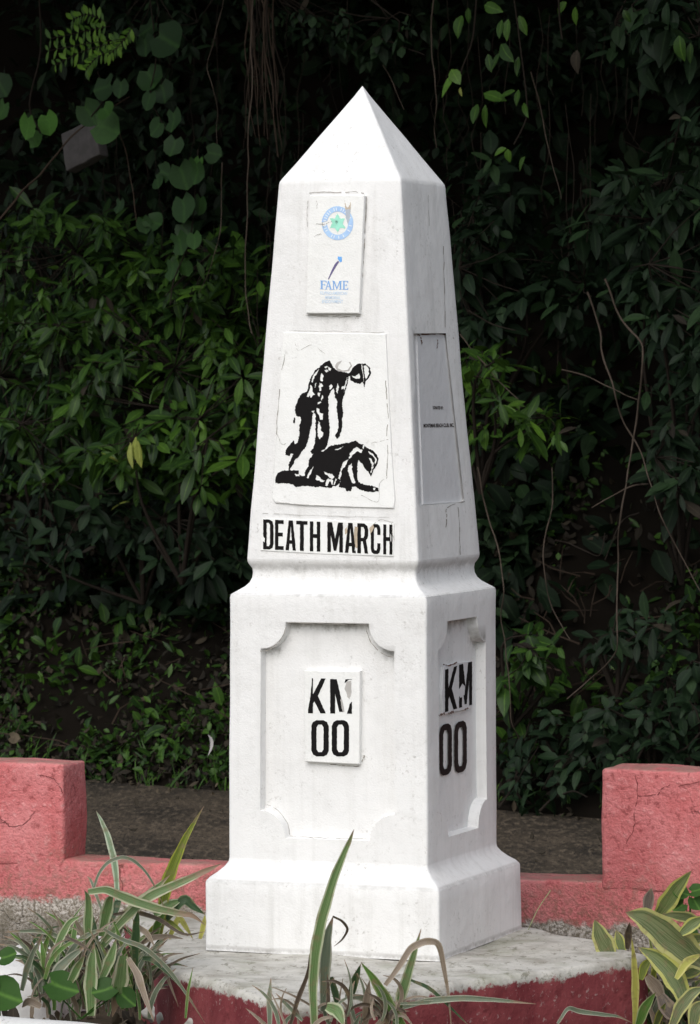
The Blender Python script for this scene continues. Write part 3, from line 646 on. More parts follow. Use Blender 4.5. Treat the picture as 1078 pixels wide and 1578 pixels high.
# =================================================================== PLATFORM
def platform():
    t = NT('red_and_white_painted_concrete')
    x, y, z = t.sep()
    n1 = t.noise(9, 6, .65); n2 = t.noise(60, 5, .65); n4 = t.noise(30, 6, .8, t.stretch((1, .45, 1))); dr = t.noise(1, 4, .6, t.stretch((30, 30, 6)))
    top = t.mix(t.ramp(n1, .45, .66), (.52, .50, .455), (.33, .31, .27)); top = t.mix(t.math('MULTIPLY', t.ramp(n4, .54, .62), .75), top, (.17, .16, .12))
    top = t.mix(t.math('MULTIPLY', t.ramp(t.noise(4, 5, .7), .52, .62), .4), top, (.22, .23, .15))
    red = t.mix(t.ramp(n1, .35, .7), (.165, .028, .034), (.26, .062, .066)); red = t.mix(t.math('MULTIPLY', t.ramp(n2, .60, .68), .7), red, (.42, .30, .28)); red = t.mix(t.math('MULTIPLY', t.ramp(t.noise(20, 5, .7), .55, .65), .5), red, (.10, .015, .018))
    lvl = t.math('ADD', z, t.math('ADD', t.math('MULTIPLY', t.math('SUBTRACT', n4, .5), .07), t.math('MULTIPLY', t.math('SUBTRACT', dr, .5), -.03)))
    k = t.ramp(lvl, -.018, -.026)
    c = t.mix(k, top, red)
    nb = t.bump(n1, .5, .015); nb = t.bump(n2, .5, .005, nb)
    mat = t.done(c, .8, .25, nb)
    poly = [(-.17, -1.13), (.715, -.315), (.60, -.06), (.30, .47), (-.66, .60), (-.57, -.02), (-.49, -.50)]
    # outline sampled and softened
    P = [];
    for i in range(len(poly)):
        a, b = Vector(poly[i]), Vector(poly[(i+1) % len(poly)]); n = max(2, int((b-a).length/.02))
        P += [a.lerp(b, k/n) for k in range(n)]
    for _ in range(2): P = [(P[i-1]+P[i]*2+P[(i+1) % len(P)])/4 for i in range(len(P))]
    P = [p+Vector((nz((p.x, p.y, 0), 9, .012), nz((p.x, p.y, 4), 9, .012))) for p in P]
    n = len(P); cen = Vector((0, -.2))
    rings = [(-.014, 0.0), (-.006, -.003), (-.001, -.010), (.001, -.022), (.0, -.06), (.002, -.10), (.0, -.15), (-.002, -.24)]
    vs = []; fs = []
    for off, z in rings:
        for i in range(n):
            tg = (P[(i+1) % n]-P[i-1]).normalized(); nr = Vector((tg.y, -tg.x)); q = P[i]+nr*off
            zz = z+nz((q.x, q.y, 0), 6, .007)*(1 if z > -.05 else .3); q = q+nr*nz((q.x, q.y, z), 14, .006); vs.append((q.x, q.y, zz))
    for j in range(len(rings)-1):
        for i in range(n):
            a = j*n+i; b = j*n+(i+1) % n; fs.append((a, a+n, b+n, b))
    inner = [Vector(v[:2]) for v in vs[:n]]; pts = list(inner)
    for gx in range(-24, 26):
        for gy in range(-40, 24):
            q = Vector((gx*.03+random.uniform(-.01, .01), gy*.03+random.uniform(-.01, .01)))
            if poly_contains([(p.x, p.y) for p in inner], q.x, q.y) and min((q-p).length for p in inner) > .016: pts.append(q)
    res = delaunay_2d_cdt(pts, [(i, (i+1) % n) for i in range(n)], [], 1, 1e-6)
    o = len(vs)
    for q in res[0]: vs.append((q[0], q[1], nz((q[0], q[1], 0), 6, .007)))
    fs += [tuple(i+o for i in t_) for t_ in res[2]]
    me = new_mesh('platform', vs, fs, mat, True)
    bm = bmesh.new(); bm.from_mesh(me); bmesh.ops.remove_doubles(bm, verts=bm.verts, dist=1e-4); bmesh.ops.recalc_face_normals(bm, faces=bm.faces); bm.to_mesh(me); bm.free()
    o = link('platform', me); tag(o, 'angular concrete platform under the obelisk, whitewashed on top and dark red at the sides', 'platform')
platform()

# =================================================================== OBELISK
ob = thing('obelisk_marker', 'tall white obelisk road marker with death march lettering and soldiers picture', 'monument', (0, 0, 0), -TH)
RI = Matrix.Rotation(TH, 3, 'Z')            # world -> obelisk local
ring = [(0.0, .3165), (.1727, .3145), (.178, .3125), (.186, .3055), (.197, .291), (.210, .2775), (.2226, .2690), (.232, .2674)]
ped = [(.232, .2674), (.893, .2672), (.9005, .2655), (.904, .2610)]
neck = [(.904, .2610), (.912, .2490), (.920, .2375), (.930, .2285), (.942, .2235), (.955, .2220), (.966, .2235), (.974, .2285), (.982, .2322), (.990, .2330)]
shaft = [(.990, .2330), (1.3, .2330-(1.3-.990)*.0702), (1.6, .2330-.61*.0702), (1.938, .1664), (1.946, .1650), (1.952, .1615)]
cap = [(1.952, .1615), (2.0, .1290), (2.06, .0900), (2.12, .0505), (2.17, .0175), (2.192, .0035), (2.1965, .0)]
def loft(prof, step=.03, r=.007, cap_bottom=False, cap_top=False):
    """square plan lofted through (z, half width), edges slightly rounded, dense grid"""
    levels = []
    for (z0, w0), (z1, w1) in zip(prof, prof[1:]):
        n = max(1, int(abs(z1-z0)/step)); levels += [(z0+(z1-z0)*k/n, w0+(w1-w0)*k/n) for k in range(n)]
    levels.append(prof[-1]); vs = []; fs = []; NS = 14
    def square(w):
        rr = min(r, w*.6); out = []
        cs = [(1, -1), (1, 1), (-1, 1), (-1, -1)]
        for ci, (sx, sy) in enumerate(cs):
            a0 = [-90, 0, 90, 180][ci]
            for k in range(4):
                a = R(a0+k*30); out.append((sx*(w-rr)+math.cos(a)*rr, sy*(w-rr)+math.sin(a)*rr))
            nx, ny = cs[(ci+1) % 4]; a = R(a0+90)
            p = (sx*(w-rr)+math.cos(a)*rr, sy*(w-rr)+math.sin(a)*rr); q = (nx*(w-rr)+math.cos(a)*rr, ny*(w-rr)+math.sin(a)*rr)
            for k in range(1, NS): out.append((p[0]+(q[0]-p[0])*k/NS, p[1]+(q[1]-p[1])*k/NS))
        return out
    for z, w in levels: vs += [(x, y, z) for x, y in square(max(w, 1e-4))]
    m = len(vs)//len(levels)
    for j in range(len(levels)-1):
        for i in range(m): a = j*m+i; b = j*m+(i+1) % m; fs.append((a, b, b+m, a+m))
    if cap_bottom: fs.append(tuple(range(m))[::-1])
    if cap_top: fs.append(tuple(range((len(levels)-1)*m, len(levels)*m)))
    return vs, fs
def wavy(me, amp=.0022):
    for v in me.vertices:
        p = v.co; n = Vector((p.x, p.y, 0)); n = n.normalized() if n.length > 1e-4 else Vector((0, 0, 1))
        v.co = p+n*(nz(p, 2.6, amp*1.6, 7)+nz(p, 9, amp*.7, 3))
def wavy_off(p, amp=.0022):
    n = Vector((p.x, p.y, 0)).normalized(); return p+n*(nz(p, 2.6, amp*1.6, 7)+nz(p, 9, amp*.7, 3))
def cut(me, cutters):
    """boolean the cutter prisms out of a mesh and return the new mesh"""
    o = bpy.data.objects.new('tmp', me); COL.objects.link(o); tmp = [o]
    for cv, cf in cutters:
        cm = new_mesh('cut', cv, cf); bm = bmesh.new(); bm.from_mesh(cm); bmesh.ops.recalc_face_normals(bm, faces=bm.faces); bm.to_mesh(cm); bm.free()
        co = bpy.data.objects.new('cut', cm); COL.objects.link(co); tmp.append(co)
        md = o.modifiers.new('b', 'BOOLEAN'); md.operation = 'DIFFERENCE'; md.solver = 'EXACT'; md.object = co
    dg = bpy.context.evaluated_depsgraph_get(); dg.update()
    out = bpy.data.meshes.new_from_object(o.evaluated_get(dg))
    for q in tmp: bpy.data.objects.remove(q, do_unlink=True)
    return out
def shade(me, ang=38):
    me.polygons.foreach_set('use_smooth', [True]*len(me.polygons)); me.set_sharp_from_angle(angle=R(ang)); me.update()

RD_ = .027; PA, PZ0, PZ1, PR = .1775, .290, .829, .068
def panel_outline(a, z0, z1, r, n=7):
    pts = []
    for (cx, cz, s) in ((a, z0, (math.pi, math.pi/2)), (a, z1, (-math.pi/2, -math.pi)), (-a, z1, (0, -math.pi/2)), (-a, z0, (math.pi/2, 0))):
        for k in range(n+1):
            t = s[0]+(s[1]-s[0])*k/n; pts.append((cx+math.cos(t)*r, cz+math.sin(t)*r))
    return pts
def panel_cutter(face, off=0.0, a=PA):
    o1 = panel_outline(a, PZ0, PZ1, PR); o2 = panel_outline(a+.006, PZ0-.006, PZ1+.006, PR); w = .2673; vs = []
    for (o, dep) in ((o1, w-RD_), (o2, w+.02)):
        for x, z in o:
            p = Vector((x+off, -dep, z)); vs.append(Matrix.Rotation(face*math.pi/2, 3, 'Z') @ p)
    n = len(o1); fs = [tuple(range(n)), tuple(range(n, 2*n))[::-1]]+[(i, (i+1) % n, n+(i+1) % n, n+i) for i in range(n)]
    return vs, fs
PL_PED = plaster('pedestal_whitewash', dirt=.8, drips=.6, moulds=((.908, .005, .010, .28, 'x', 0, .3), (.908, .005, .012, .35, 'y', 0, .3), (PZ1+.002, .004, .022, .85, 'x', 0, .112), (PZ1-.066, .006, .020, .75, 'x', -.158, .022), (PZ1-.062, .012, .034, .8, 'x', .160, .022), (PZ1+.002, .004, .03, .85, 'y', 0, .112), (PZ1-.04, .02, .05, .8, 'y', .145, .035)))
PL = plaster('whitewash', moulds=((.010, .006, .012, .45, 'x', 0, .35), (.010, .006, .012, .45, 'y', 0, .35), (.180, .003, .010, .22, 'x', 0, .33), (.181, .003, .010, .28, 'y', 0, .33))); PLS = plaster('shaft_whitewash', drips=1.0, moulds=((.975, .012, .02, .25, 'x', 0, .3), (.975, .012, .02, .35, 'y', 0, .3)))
v, f = loft(ring, cap_bottom=True); me = new_mesh('plinth', v, f, PL); wavy(me); shade(me); link('plinth', me, ob)
v, f = loft(ped, cap_bottom=True, cap_top=True); me = new_mesh('pedestal', v, f, PL_PED)
me = cut(me, [panel_cutter(k) for k in range(4)]); me.name = 'pedestal'; wavy(me); shade(me); link('pedestal', me, ob)
v, f = loft(neck, .01); me = new_mesh('neck', v, f, PLS); wavy(me); shade(me); link('neck', me, ob)

# planes of the faces (world) for tracing prints and plaques
def W(p): return Matrix.Rotation(-TH, 3, 'Z') @ Vector(p)
SH0, SH1 = Vector((0, -.2330, .990)), Vector((0, -.1664, 1.938))
ns_f = Vector((0, -(SH1.z-SH0.z), -(SH1.y-SH0.y)))*1.0; ns_f = Vector((0, -1, .0702)).normalized()
ns_s = Vector((1, 0, .0702)).normalized()
def face_pt(face, px, py, off=0.0):
    """pixel -> obelisk-local point on a face, off metres proud of it"""
    if face == 'shaft_front': p0, n = SH0, ns_f
    elif face == 'shaft_side': p0, n = Vector((.2330, 0, .990)), ns_s
    elif face == 'panel_front': p0, n = Vector((0, -.2673+RD_, .5)), Vector((0, -1, 0))
    elif face == 'panel_side': p0, n = Vector((.2673-RD_, 0, .5)), Vector((1, 0, 0))
    w = on_plane(px, py, W(p0+n*off), W(n)); return RI @ w
def prism(face, quad, off0, off1, inset=.0015, m=1):
    """plate over a traced outline, from off0 to off1 proud, front edge softened"""
    n = len(quad); c = (sum(q[0] for q in quad)/n, sum(q[1] for q in quad)/n); vs = []
    base = [face_pt(face, x, y, off1) for x, y in quad]; cen = sum(base, Vector())/n
    nr = {'shaft_front': ns_f, 'shaft_side': ns_s, 'panel_front': Vector((0, -1, 0)), 'panel_side': Vector((1, 0, 0))}[face]
    def ringp(shrink, off): return [(p+(cen-p).normalized()*shrink)+nr*(off-off1) for p in base]
    R_ = [ringp(0, off0), ringp(0, off1-inset), ringp(inset, off1)]
    for r in R_: vs += r
    fs = []
    for j in range(2):
        for i in range(n): fs.append((j*n+i, j*n+(i+1) % n, (j+1)*n+(i+1) % n, (j+1)*n+i))
    fs.append(tuple(range(2*n, 3*n)))
    return vs, fs
def fix(me):
    bm = bmesh.new(); bm.from_mesh(me); bmesh.ops.recalc_face_normals(bm, faces=bm.faces); bm.to_mesh(me); bm.free(); return me
def printed(name, parent, face, V2, F, off, mat, tf=lambda x, y: (x, y)):
    vs = [face_pt(face, *tf(x, y), off) for x, y in V2]; me = fix(new_mesh(name, vs, F, mat)); 
    nr = {'shaft_front': ns_f, 'shaft_side': ns_s, 'panel_front': Vector((0, -1, 0)), 'panel_side': Vector((1, 0, 0))}[face]
    if len(me.polygons) and me.polygons[0].normal.dot(nr) < 0: me.flip_normals()
    return link(name, me, parent)

# side recess of the shaft
side_q = [(641.5, 513.5), (692, 513), (719, 768), (716, 774), (651, 779)]
a_ = [face_pt('shaft_side', x, y, .03) for x, y in side_q]; b_ = [face_pt('shaft_side', x, y, 0)-ns_s*.011 for x, y in side_q]
n5 = len(a_); cutter = (a_+b_, [tuple(range(n5)), tuple(range(n5, 2*n5))[::-1]]+[(i, (i+1) % n5, n5+(i+1) % n5, n5+i) for i in range(n5)])
v, f = loft(shaft, cap_bottom=True, cap_top=True); me = new_mesh('shaft', v, f, PLS); me = cut(me, [cutter]); me.name = 'shaft'; wavy(me); shade(me); link('shaft', me, ob)
v, f = loft(cap, r=.006); me = new_mesh('pyramid_cap', v, f, PL); wavy(me); shade(me, 30); link('pyramid_cap', me, ob)

INK = flat_mat('black_ink', (.010, .009, .009), .8, .12, 90, .08); INK_B = flat_mat('faded_brown_black_ink', (.024, .017, .016), .85, .4, 60, .08)
PEEL = flat_mat('peeled_grey', (.42, .40, .38), .7, .3); RUST = flat_mat('rust_stain', (.13, .07, .05), .9, .5, 60)
CRACK_AND_SHADE = flat_mat('crack_dirt_and_edge_shade', (.27, .25, .225), .9, .5, 60)  # cracks and stains, also the painted shade strips round the front recess
BLUE = flat_mat('faded_blue', (.36, .53, .80), .6, .4, 60); BLUE2 = flat_mat('blue_print', (.13, .36, .78), .6, .3, 60); PALE = flat_mat('pale_blue_print', (.50, .63, .80), .6, .3, 60)
GREEN = flat_mat('faded_green', (.30, .68, .52), .6, .4, 60); VIO = flat_mat('dark_violet', (.12, .10, .22), .6, .3, 60)
PLQ = plaster('white_tile_plaque', (.82, .82, .80), .5, .3)

# ---- picture plaque with the two soldiers
pan = [(437, 512), (594, 514.5), (598, 600), (603, 700), (608, 770), (606, 783), (560, 782), (470, 779), (424, 775), (419, 768), (426, 660), (432, 570)]
v, f = prism('shaft_front', pan, -.006, .0045); pic = link('picture_plaque', fix(new_mesh('picture_plaque', v, f, PLQ)), ob)
OFF = .0052
tf5 = lambda x, y: (420+x/5.989, 540+y/5.989)
B = [[(525,92),(490,105),(440,140),(385,190),(355,240),(330,310),(318,370),(300,385),(265,400),(238,440),(225,480),(205,520),(205,560),(215,600),(250,610),(262,640),(245,690),(245,780),(230,850),(205,865),(190,830),(175,850),(150,880),(118,920),(115,965),(150,975),(170,950),(190,955),(165,1010),(145,1050),(145,1100),(155,1110),(180,1060),(205,1010),(240,980),(270,930),(310,880),(330,820),(345,740),(360,680),(368,590),(380,575),(395,600),(395,740),(390,850),(375,900),(345,930),(360,955),(400,950),(440,930),(475,915),(505,870),(520,790),(525,700),(515,600),(515,520),(510,430),(540,370),(565,350),(575,440),(595,470),(590,540),(600,620),(605,690),(600,740),(575,790),(590,815),(615,795),(635,740),(640,650),(650,580),(640,500),(650,440),(665,400),(685,320),(700,240),(715,235),(720,280),(760,300),(800,310),(832,290),(842,355),(855,290),(890,250),(907,200),(890,150),(850,120),(800,120),(750,145),(720,190),(700,210),(650,200),(600,190),(560,160)],
     [(195,620),(205,620),(200,670),(188,670)],
     [(470,930),(540,875),(640,862),(720,848),(770,832),(800,860),(840,870),(870,900),(920,920),(960,960),(975,1010),(960,1060),(925,1110),(905,1165),(880,1115),(850,1090),(820,1040),(790,1010),(780,1080),(780,1160),(790,1215),(850,1240),(920,1250),(975,1275),(980,1295),(930,1308),(860,1300),(810,1285),(760,1255),(730,1260),(725,1295),(680,1298),(665,1270),(610,1262),(625,1200),(600,1240),(580,1255),(555,1250),(540,1270),(490,1268),(440,1255),(400,1262),(330,1250),(280,1250),(220,1262),(180,1235),(120,1225),(60,1228),(25,1225),(25,1180),(45,1130),(90,1110),(150,1105),(240,1108),(240,1150),(290,1160),(300,1110),(330,1070),(335,1010),(370,960),(410,930)]]
Wh = [[(474,152),(500,142),(512,152),(488,166)], [(515,150),(540,165),(532,188),(512,176)], [(470,180),(500,176),(516,190),(494,204)], [(430,170),(395,200),(367,240),(356,290),(366,298),(384,250),(408,212)], [(350,316),(332,380),(312,424),(330,432),(343,415),(352,438),(372,412),(390,408),(366,380),(364,335)], [(415,150),(440,150),(418,166)], [(395,300),(404,300),(392,345),(385,340)],
      [(450,208),(470,240),(458,286),(438,276),(441,240)], [(432,296),(452,304),(466,330),(444,340),(448,372),(430,376),(424,340)], [(418,388),(440,392),(430,430),(414,408)], [(460,410),(466,430),(450,465),(446,440)], [(540,310),(555,330),(530,365),(518,330)], [(600,300),(612,340),(595,400),(582,380),(590,330)],
      [(640,330),(668,330),(650,355),(630,360)], [(425,650),(440,690),(445,740),(468,760),(455,800),(430,820),(415,790),(415,700)], [(405,530),(430,540),(432,572),(465,582),(460,640),(437,640),(425,595),(410,575)],
      [(355,565),(383,550),(374,580)], [(838,142),(862,138),(884,168),(889,212),(872,250),(858,275),(850,240),(842,190)], [(818,130),(827,128),(843,290),(838,290)], [(728,232),(762,240),(796,212),(806,240),(798,262),(768,262),(742,250)],
      [(682,250),(692,250),(672,330),(655,390),(660,330)], [(450,480),(440,470),(415,480),(410,500),(430,492)],
      [(375,1070),(362,1110),(335,1160),(325,1182),(312,1175),(330,1130),(350,1100)], [(470,1115),(500,1130),(550,1140),(570,1170),(540,1190),(510,1160),(480,1140)], [(400,1150),(430,1165),(450,1190),(480,1200),(460,1215),(420,1200),(395,1190)],
      [(500,1190),(515,1180),(558,1200),(548,1245),(530,1205),(500,1255),(482,1245)], [(650,1030),(690,1010),(700,1000),(680,1050),(660,1080),(640,1100),(622,1195),(600,1180),(620,1120),(640,1060)], [(700,1060),(730,1040),(735,1120),(762,1222),(735,1225),(715,1180),(690,1110)],
      [(740,910),(770,890),(830,920),(820,945),(780,930),(740,960),(715,975),(708,960)], [(880,930),(930,960),(962,1010),(940,1060),(945,1010),(920,970),(890,950)], [(880,985),(910,1000),(932,1050),(910,1092),(915,1050),(895,1010)],
      [(925,1070),(935,1060),(905,1135),(900,1120)], [(625,895),(655,883),(605,918),(570,918)], [(200,1140),(240,1140),(252,1160),(215,1162)], [(560,1240),(580,1180),(590,1190),(572,1240)], [(925,1270),(950,1268),(945,1290),(928,1288)], [(835,870),(850,880),(840,910),(825,900)], [(700,985),(735,965),(725,985),(705,1000)]]
V2, F = fill2d(B, Wh, 4.6, 10)
printed('soldiers_print', pic, 'shaft_front', V2, F, OFF, INK, tf5)
V2, F = fill2d([[(575,150),(590,115),(640,92),(610,130),(600,165),(640,185),(690,180),(720,140),(700,110),(715,105),(732,140),(705,190),(650,196),(600,190)]], (), 3, 14)
printed('grey_print', pic, 'shaft_front', V2, F, OFF, PEEL, tf5)
def line_strip(path, wd, jit=1.0, seed=1, m=5):
    """thin broken line as quads in pixel space"""
    rr = random.Random(seed); P = smooth_path([Vector((x, y, 0)) for x, y in path], m); V2 = []; F = []
    P = [p+Vector((rr.gauss(0, jit*.4), rr.gauss(0, jit*.4), 0)) for p in P]
    for i in range(len(P)-1):
        a, b = P[i], P[i+1]; d = (b-a); 
        if d.length < 1e-6: continue
        n = Vector((-d.y, d.x, 0)).normalized()*wd*.5*rr.uniform(.4, 1.3); o = len(V2)
        if rr.random() < .12: continue
        V2 += [(a+n)[:2], (b+n)[:2], (b-n)[:2], (a-n)[:2]]; F.append((o, o+1, o+2, o+3))
    return V2, F
def cracks(parent, face, off, paths, mat, name='crack'):
    VV = []; FF = []
    for k, (wd, path) in enumerate(paths):
        a, b = line_strip(path, wd, 1.0, k+3); o = len(VV); VV += a; FF += [tuple(i+o for i in q) for q in b]
    o = printed(name, parent, face, VV, FF, off, mat); o['kind'] = 'stuff'; return o
cracks(pic, 'shaft_front', OFF, [(1.0, [(594, 586), (595, 610), (598, 640), (596, 665), (597, 700), (596, 735)]), (.8, [(440, 540), (434, 570)]), (1.0, [(431, 600), (427, 640), (426, 670)]), (.6, [(427, 670), (434, 684), (440, 684)]), (.6, [(598, 677), (585, 680), (572, 683)]),
      (.6, [(556, 762), (570, 770), (583, 772), (585, 745), (597, 735)]), (.5, [(425, 773), (460, 777), (500, 779)]), (.5, [(455, 530), (460, 540), (480, 532), (500, 545)])], CRACK_AND_SHADE)

# ---- lettering
LET = {'D': ([[(0,0),(.6,0),(.9,.06),(1,.2),(1,.8),(.9,.94),(.6,1),(0,1)]], [[(.34,.11),(.55,.11),(.66,.18),(.66,.82),(.55,.89),(.34,.89)]]),
 'E': ([[(0,0),(1,0),(1,.13),(.38,.13),(.38,.42),(.9,.42),(.9,.55),(.38,.55),(.38,.87),(1,.87),(1,1),(0,1)]], []),
 'A': ([[(.3,0),(.7,0),(1,1),(.68,1),(.62,.78),(.38,.78),(.32,1),(0,1)]], [[(.5,.18),(.6,.66),(.4,.66)]]),
 'T': ([[(0,0),(1,0),(1,.12),(.67,.12),(.67,1),(.33,1),(.33,.12),(0,.12)]], []),
 'H': ([[(0,0),(.33,0),(.33,.42),(.67,.42),(.67,0),(1,0),(1,1),(.67,1),(.67,.55),(.33,.55),(.33,1),(0,1)]], []),
 'M': ([[(0,0),(.3,0),(.5,.55),(.7,0),(1,0),(1,1),(.77,1),(.77,.42),(.58,.95),(.42,.95),(.23,.42),(.23,1),(0,1)]], []),
 'R': ([[(0,0),(.65,0),(.92,.08),(1,.2),(1,.4),(.92,.5),(.8,.55),(1,1),(.68,1),(.5,.6),(.33,.6),(.33,1),(0,1)]], [[(.33,.12),(.56,.12),(.66,.2),(.66,.4),(.56,.48),(.33,.48)]]),
 'C': ([[(1,.36),(1,.18),(.9,.05),(.7,0),(.3,0),(.1,.05),(0,.18),(0,.82),(.1,.95),(.3,1),(.7,1),(.9,.95),(1,.82),(1,.64),(.67,.64),(.67,.8),(.6,.88),(.4,.88),(.33,.8),(.33,.2),(.4,.12),(.6,.12),(.67,.2),(.67,.36)]], []),
 'K': ([[(0,0),(.28,0),(.28,.46),(.74,0),(1,0),(.56,.5),(1,1),(.7,1),(.36,.66),(.28,.72),(.28,1),(0,1)]], []),
 '0': ([[(.3,0),(.7,0),(.9,.05),(1,.16),(1,.84),(.9,.95),(.7,1),(.3,1),(.1,.95),(0,.84),(0,.16),(.1,.05)]], [[(.4,.12),(.6,.12),(.7,.2),(.7,.8),(.6,.88),(.4,.88),(.3,.8),(.3,.2)]]),
 # roman capitals
 'f': ([[(0,0),(1,0),(1,.25),(.92,.25),(.85,.08),(.4,.08),(.4,.44),(.72,.44),(.72,.36),(.8,.36),(.8,.6),(.72,.6),(.72,.52),(.4,.52),(.4,.93),(.55,.96),(.55,1),(0,1),(0,.96),(.15,.93),(.15,.07),(0,.04)]], []),
 'a': ([[(.45,0),(.55,0),(.9,.95),(1,.96),(1,1),(.62,1),(.62,.96),(.7,.94),(.62,.7),(.32,.7),(.22,.94),(.34,.96),(.34,1),(0,1),(0,.96),(.12,.94)]], [[(.47,.25),(.6,.63),(.34,.63)]]),
 'm': ([[(0,0),(.25,0),(.5,.75),(.75,0),(1,0),(1,.05),(.92,.07),(.92,.95),(1,.96),(1,1),(.7,1),(.7,.96),(.78,.95),(.78,.2),(.5,.98),(.46,.98),(.2,.2),(.2,.95),(.28,.96),(.28,1),(0,1),(0,.96),(.1,.95),(.1,.07),(0,.05)]], []),
 'e': ([[(0,0),(1,0),(1,.25),(.92,.25),(.85,.08),(.4,.08),(.4,.44),(.72,.44),(.72,.36),(.8,.36),(.8,.6),(.72,.6),(.72,.52),(.4,.52),(.4,.92),(.85,.92),(.93,.75),(1,.75),(1,1),(0,1),(0,.96),(.15,.93),(.15,.07),(0,.04)]], [])}
def lettering(name, parent, face, items, off, mat, holes=(), rag=.25):
    """items: (char, x0, y0, x1, y1, y-skew across) in photo pixels"""
    B = []; Wt = []
    for (ch, x0, y0, x1, y1, sk) in items:
        b, w_ = LET[ch]; m = lambda p: (x0+(x1-x0)*p[0], y0+(y1-y0)*p[1]+sk*p[0])
        B += [[m(p) for p in q] for q in b]; Wt += [[m(p) for p in q] for q in w_]
    V2, F = fill2d(B, Wt+list(holes), rag, 3.0); return printed(name, parent, face, V2, F, off, mat)
dm = [('D',113,185),('E',195,255),('A',268,340),('T',342,420),('H',436,508),('M',557,665),('A',678,755),('R',765,840),('C',858,925),('H',944,1008)]
items = []
for ch, a, b in dm:
    y0 = 91+(a-113)*.042; items.append((ch, 380+a/4.492, 780+y0/4.492, 380+b/4.492, 780+(y0+207)/4.492, (b-a)*.042/4.492))
ttl = [(403, 799), (500, 801), (607, 807), (606, 857), (500, 854), (401, 848)]
v, f = prism('shaft_front', ttl, -.004, .0022, .001); tp = link('title_plaque', fix(new_mesh('title_plaque', v, f, PLQ)), ob)
nick = [[(548, 812), (551, 812), (549.5, 836), (547, 850), (546, 848), (548, 832)], [(570.5, 812), (574.5, 808), (576, 813), (573, 819), (571, 822)], [(604.6, 812), (606.5, 818), (606.2, 832), (604.2, 824)], [(601.5, 822), (602.6, 826), (602.2, 836), (601.2, 830)], [(405, 826), (408, 830), (407.5, 836), (405, 834)]]
lettering('title_lettering', tp, 'shaft_front', items, .0029, INK, nick)
V2, F = fill2d([[(546, 811), (552, 812), (553, 826), (550, 845), (547, 843), (545, 826)], [(569, 814), (575, 808), (580, 810), (575, 817), (571, 826)], [(531, 816), (534, 812), (535, 820), (532, 824)]], (), .5, 2.5)
printed('rust_patch', tp, 'shaft_front', V2, F, .0026, flat_mat('tan_rust', (.42, .34, .25), .8, .6, 90))
cracks(tp, 'shaft_front', .0034, [(.7, [(575, 808), (585, 801), (596, 803), (606, 806)]), (.6, [(603, 806), (604, 820), (607, 832)])], CRACK_AND_SHADE)

# ---- top plaque
tq = [(477, 300.5), (561, 301), (553, 483), (471, 483)]
v, f = prism('shaft_front', tq, -.006, .015, .0022); tpl = link('emblem_plaque', fix(new_mesh('emblem_plaque', v, f, PLQ)), ob)
tf6 = lambda x, y: (460+x/7.517, 290+y/7.514); o6 = .0157
def circ(cx, cy, rx, ry, n=40, a0=0): return [(cx+rx*math.cos(a0+2*math.pi*i/n), cy+ry*math.sin(a0+2*math.pi*i/n)) for i in range(n)]
peel = [[(530,130),(560,215),(600,160),(600,260),(590,340),(570,420),(545,390),(545,300)], [(250,400),(330,380),(330,420),(280,440)]]
V2, F = fill2d([circ(450, 405, 182, 195)], [circ(450, 405, 122, 135)]+peel, 3, 14); printed('emblem_ring', tpl, 'shaft_front', V2, F, o6, BLUE, tf6)
star = []
for k in range(12):
    rr_ = 105 if k % 2 == 0 else 60; t_ = R(30*k-90); star.append((450+rr_*math.cos(t_), 405+rr_*1.08*math.sin(t_)))
V2, F = fill2d([star], peel, 5, 14); printed('emblem_star', tpl, 'shaft_front', V2, F, o6, GREEN, tf6)
dash = []
for k in range(34):
    t_ = 2*math.pi*k/34
    if random.random() < .25: continue
    c_ = (450+150*math.cos(t_), 405+164*math.sin(t_)); dx, dy = math.cos(t_), math.sin(t_); hw, hl = 5, 17
    dash.append([(c_[0]+dx*hl-dy*hw, c_[1]+dy*hl+dx*hw), (c_[0]+dx*hl+dy*hw, c_[1]+dy*hl-dx*hw), (c_[0]-dx*hl+dy*hw, c_[1]-dy*hl-dx*hw), (c_[0]-dx*hl-dy*hw, c_[1]-dy*hl+dx*hw)])
V2, F = fill2d(dash, peel); printed('emblem_marks', tpl, 'shaft_front', V2, F, o6+.0004, flat_mat('emblem_white', (.75, .8, .86)), tf6)
V2, F = fill2d([[(540,250),(600,245),(598,320),(580,400),(572,425),(560,395),(545,340)]], (), 4, 12); printed('emblem_scar', tpl, 'shaft_front', V2, F, o6, flat_mat('scar_grey', (.42, .46, .52)), tf6)
V2, F = fill2d([[(528,130),(545,200),(562,225),(580,215),(604,160),(602,245),(540,248)], [(420,380),(440,372),(455,395),(440,420),(422,405)]], (), 4, 12); printed('emblem_scar', tpl, 'shaft_front', V2, F, o6, flat_mat('scar_tan', (.50, .42, .33)), tf6)
V2, F = fill2d([[(452,790),(500,795),(500,848),(478,858),(468,840),(450,820)]], (), 1.5, 12); printed('torch_flame', tpl, 'shaft_front', V2, F, o6, BLUE2, tf6)
V2, F = fill2d([[(455,838),(468,852),(430,910),(395,970),(365,1025),(345,1060),(340,1050),(360,1000),(395,920),(425,870)]], (), 1.5, 14); printed('torch_handle', tpl, 'shaft_front', V2, F, o6, VIO, tf6)
itf = [('f',245,1068,322,1168,4),('a',302,1070,388,1172,3),('m',385,1072,500,1174,2),('e',504,1072,572,1174,2)]
items = [(c_, *tf6(a, b), *tf6(c2, d), s/7.5) for c_, a, b, c2, d, s in itf]; lettering('acronym_lettering', tpl, 'shaft_front', items, o6, flat_mat('acronym_blue', (.20, .38, .70), .6, .3, 60), (), .12)
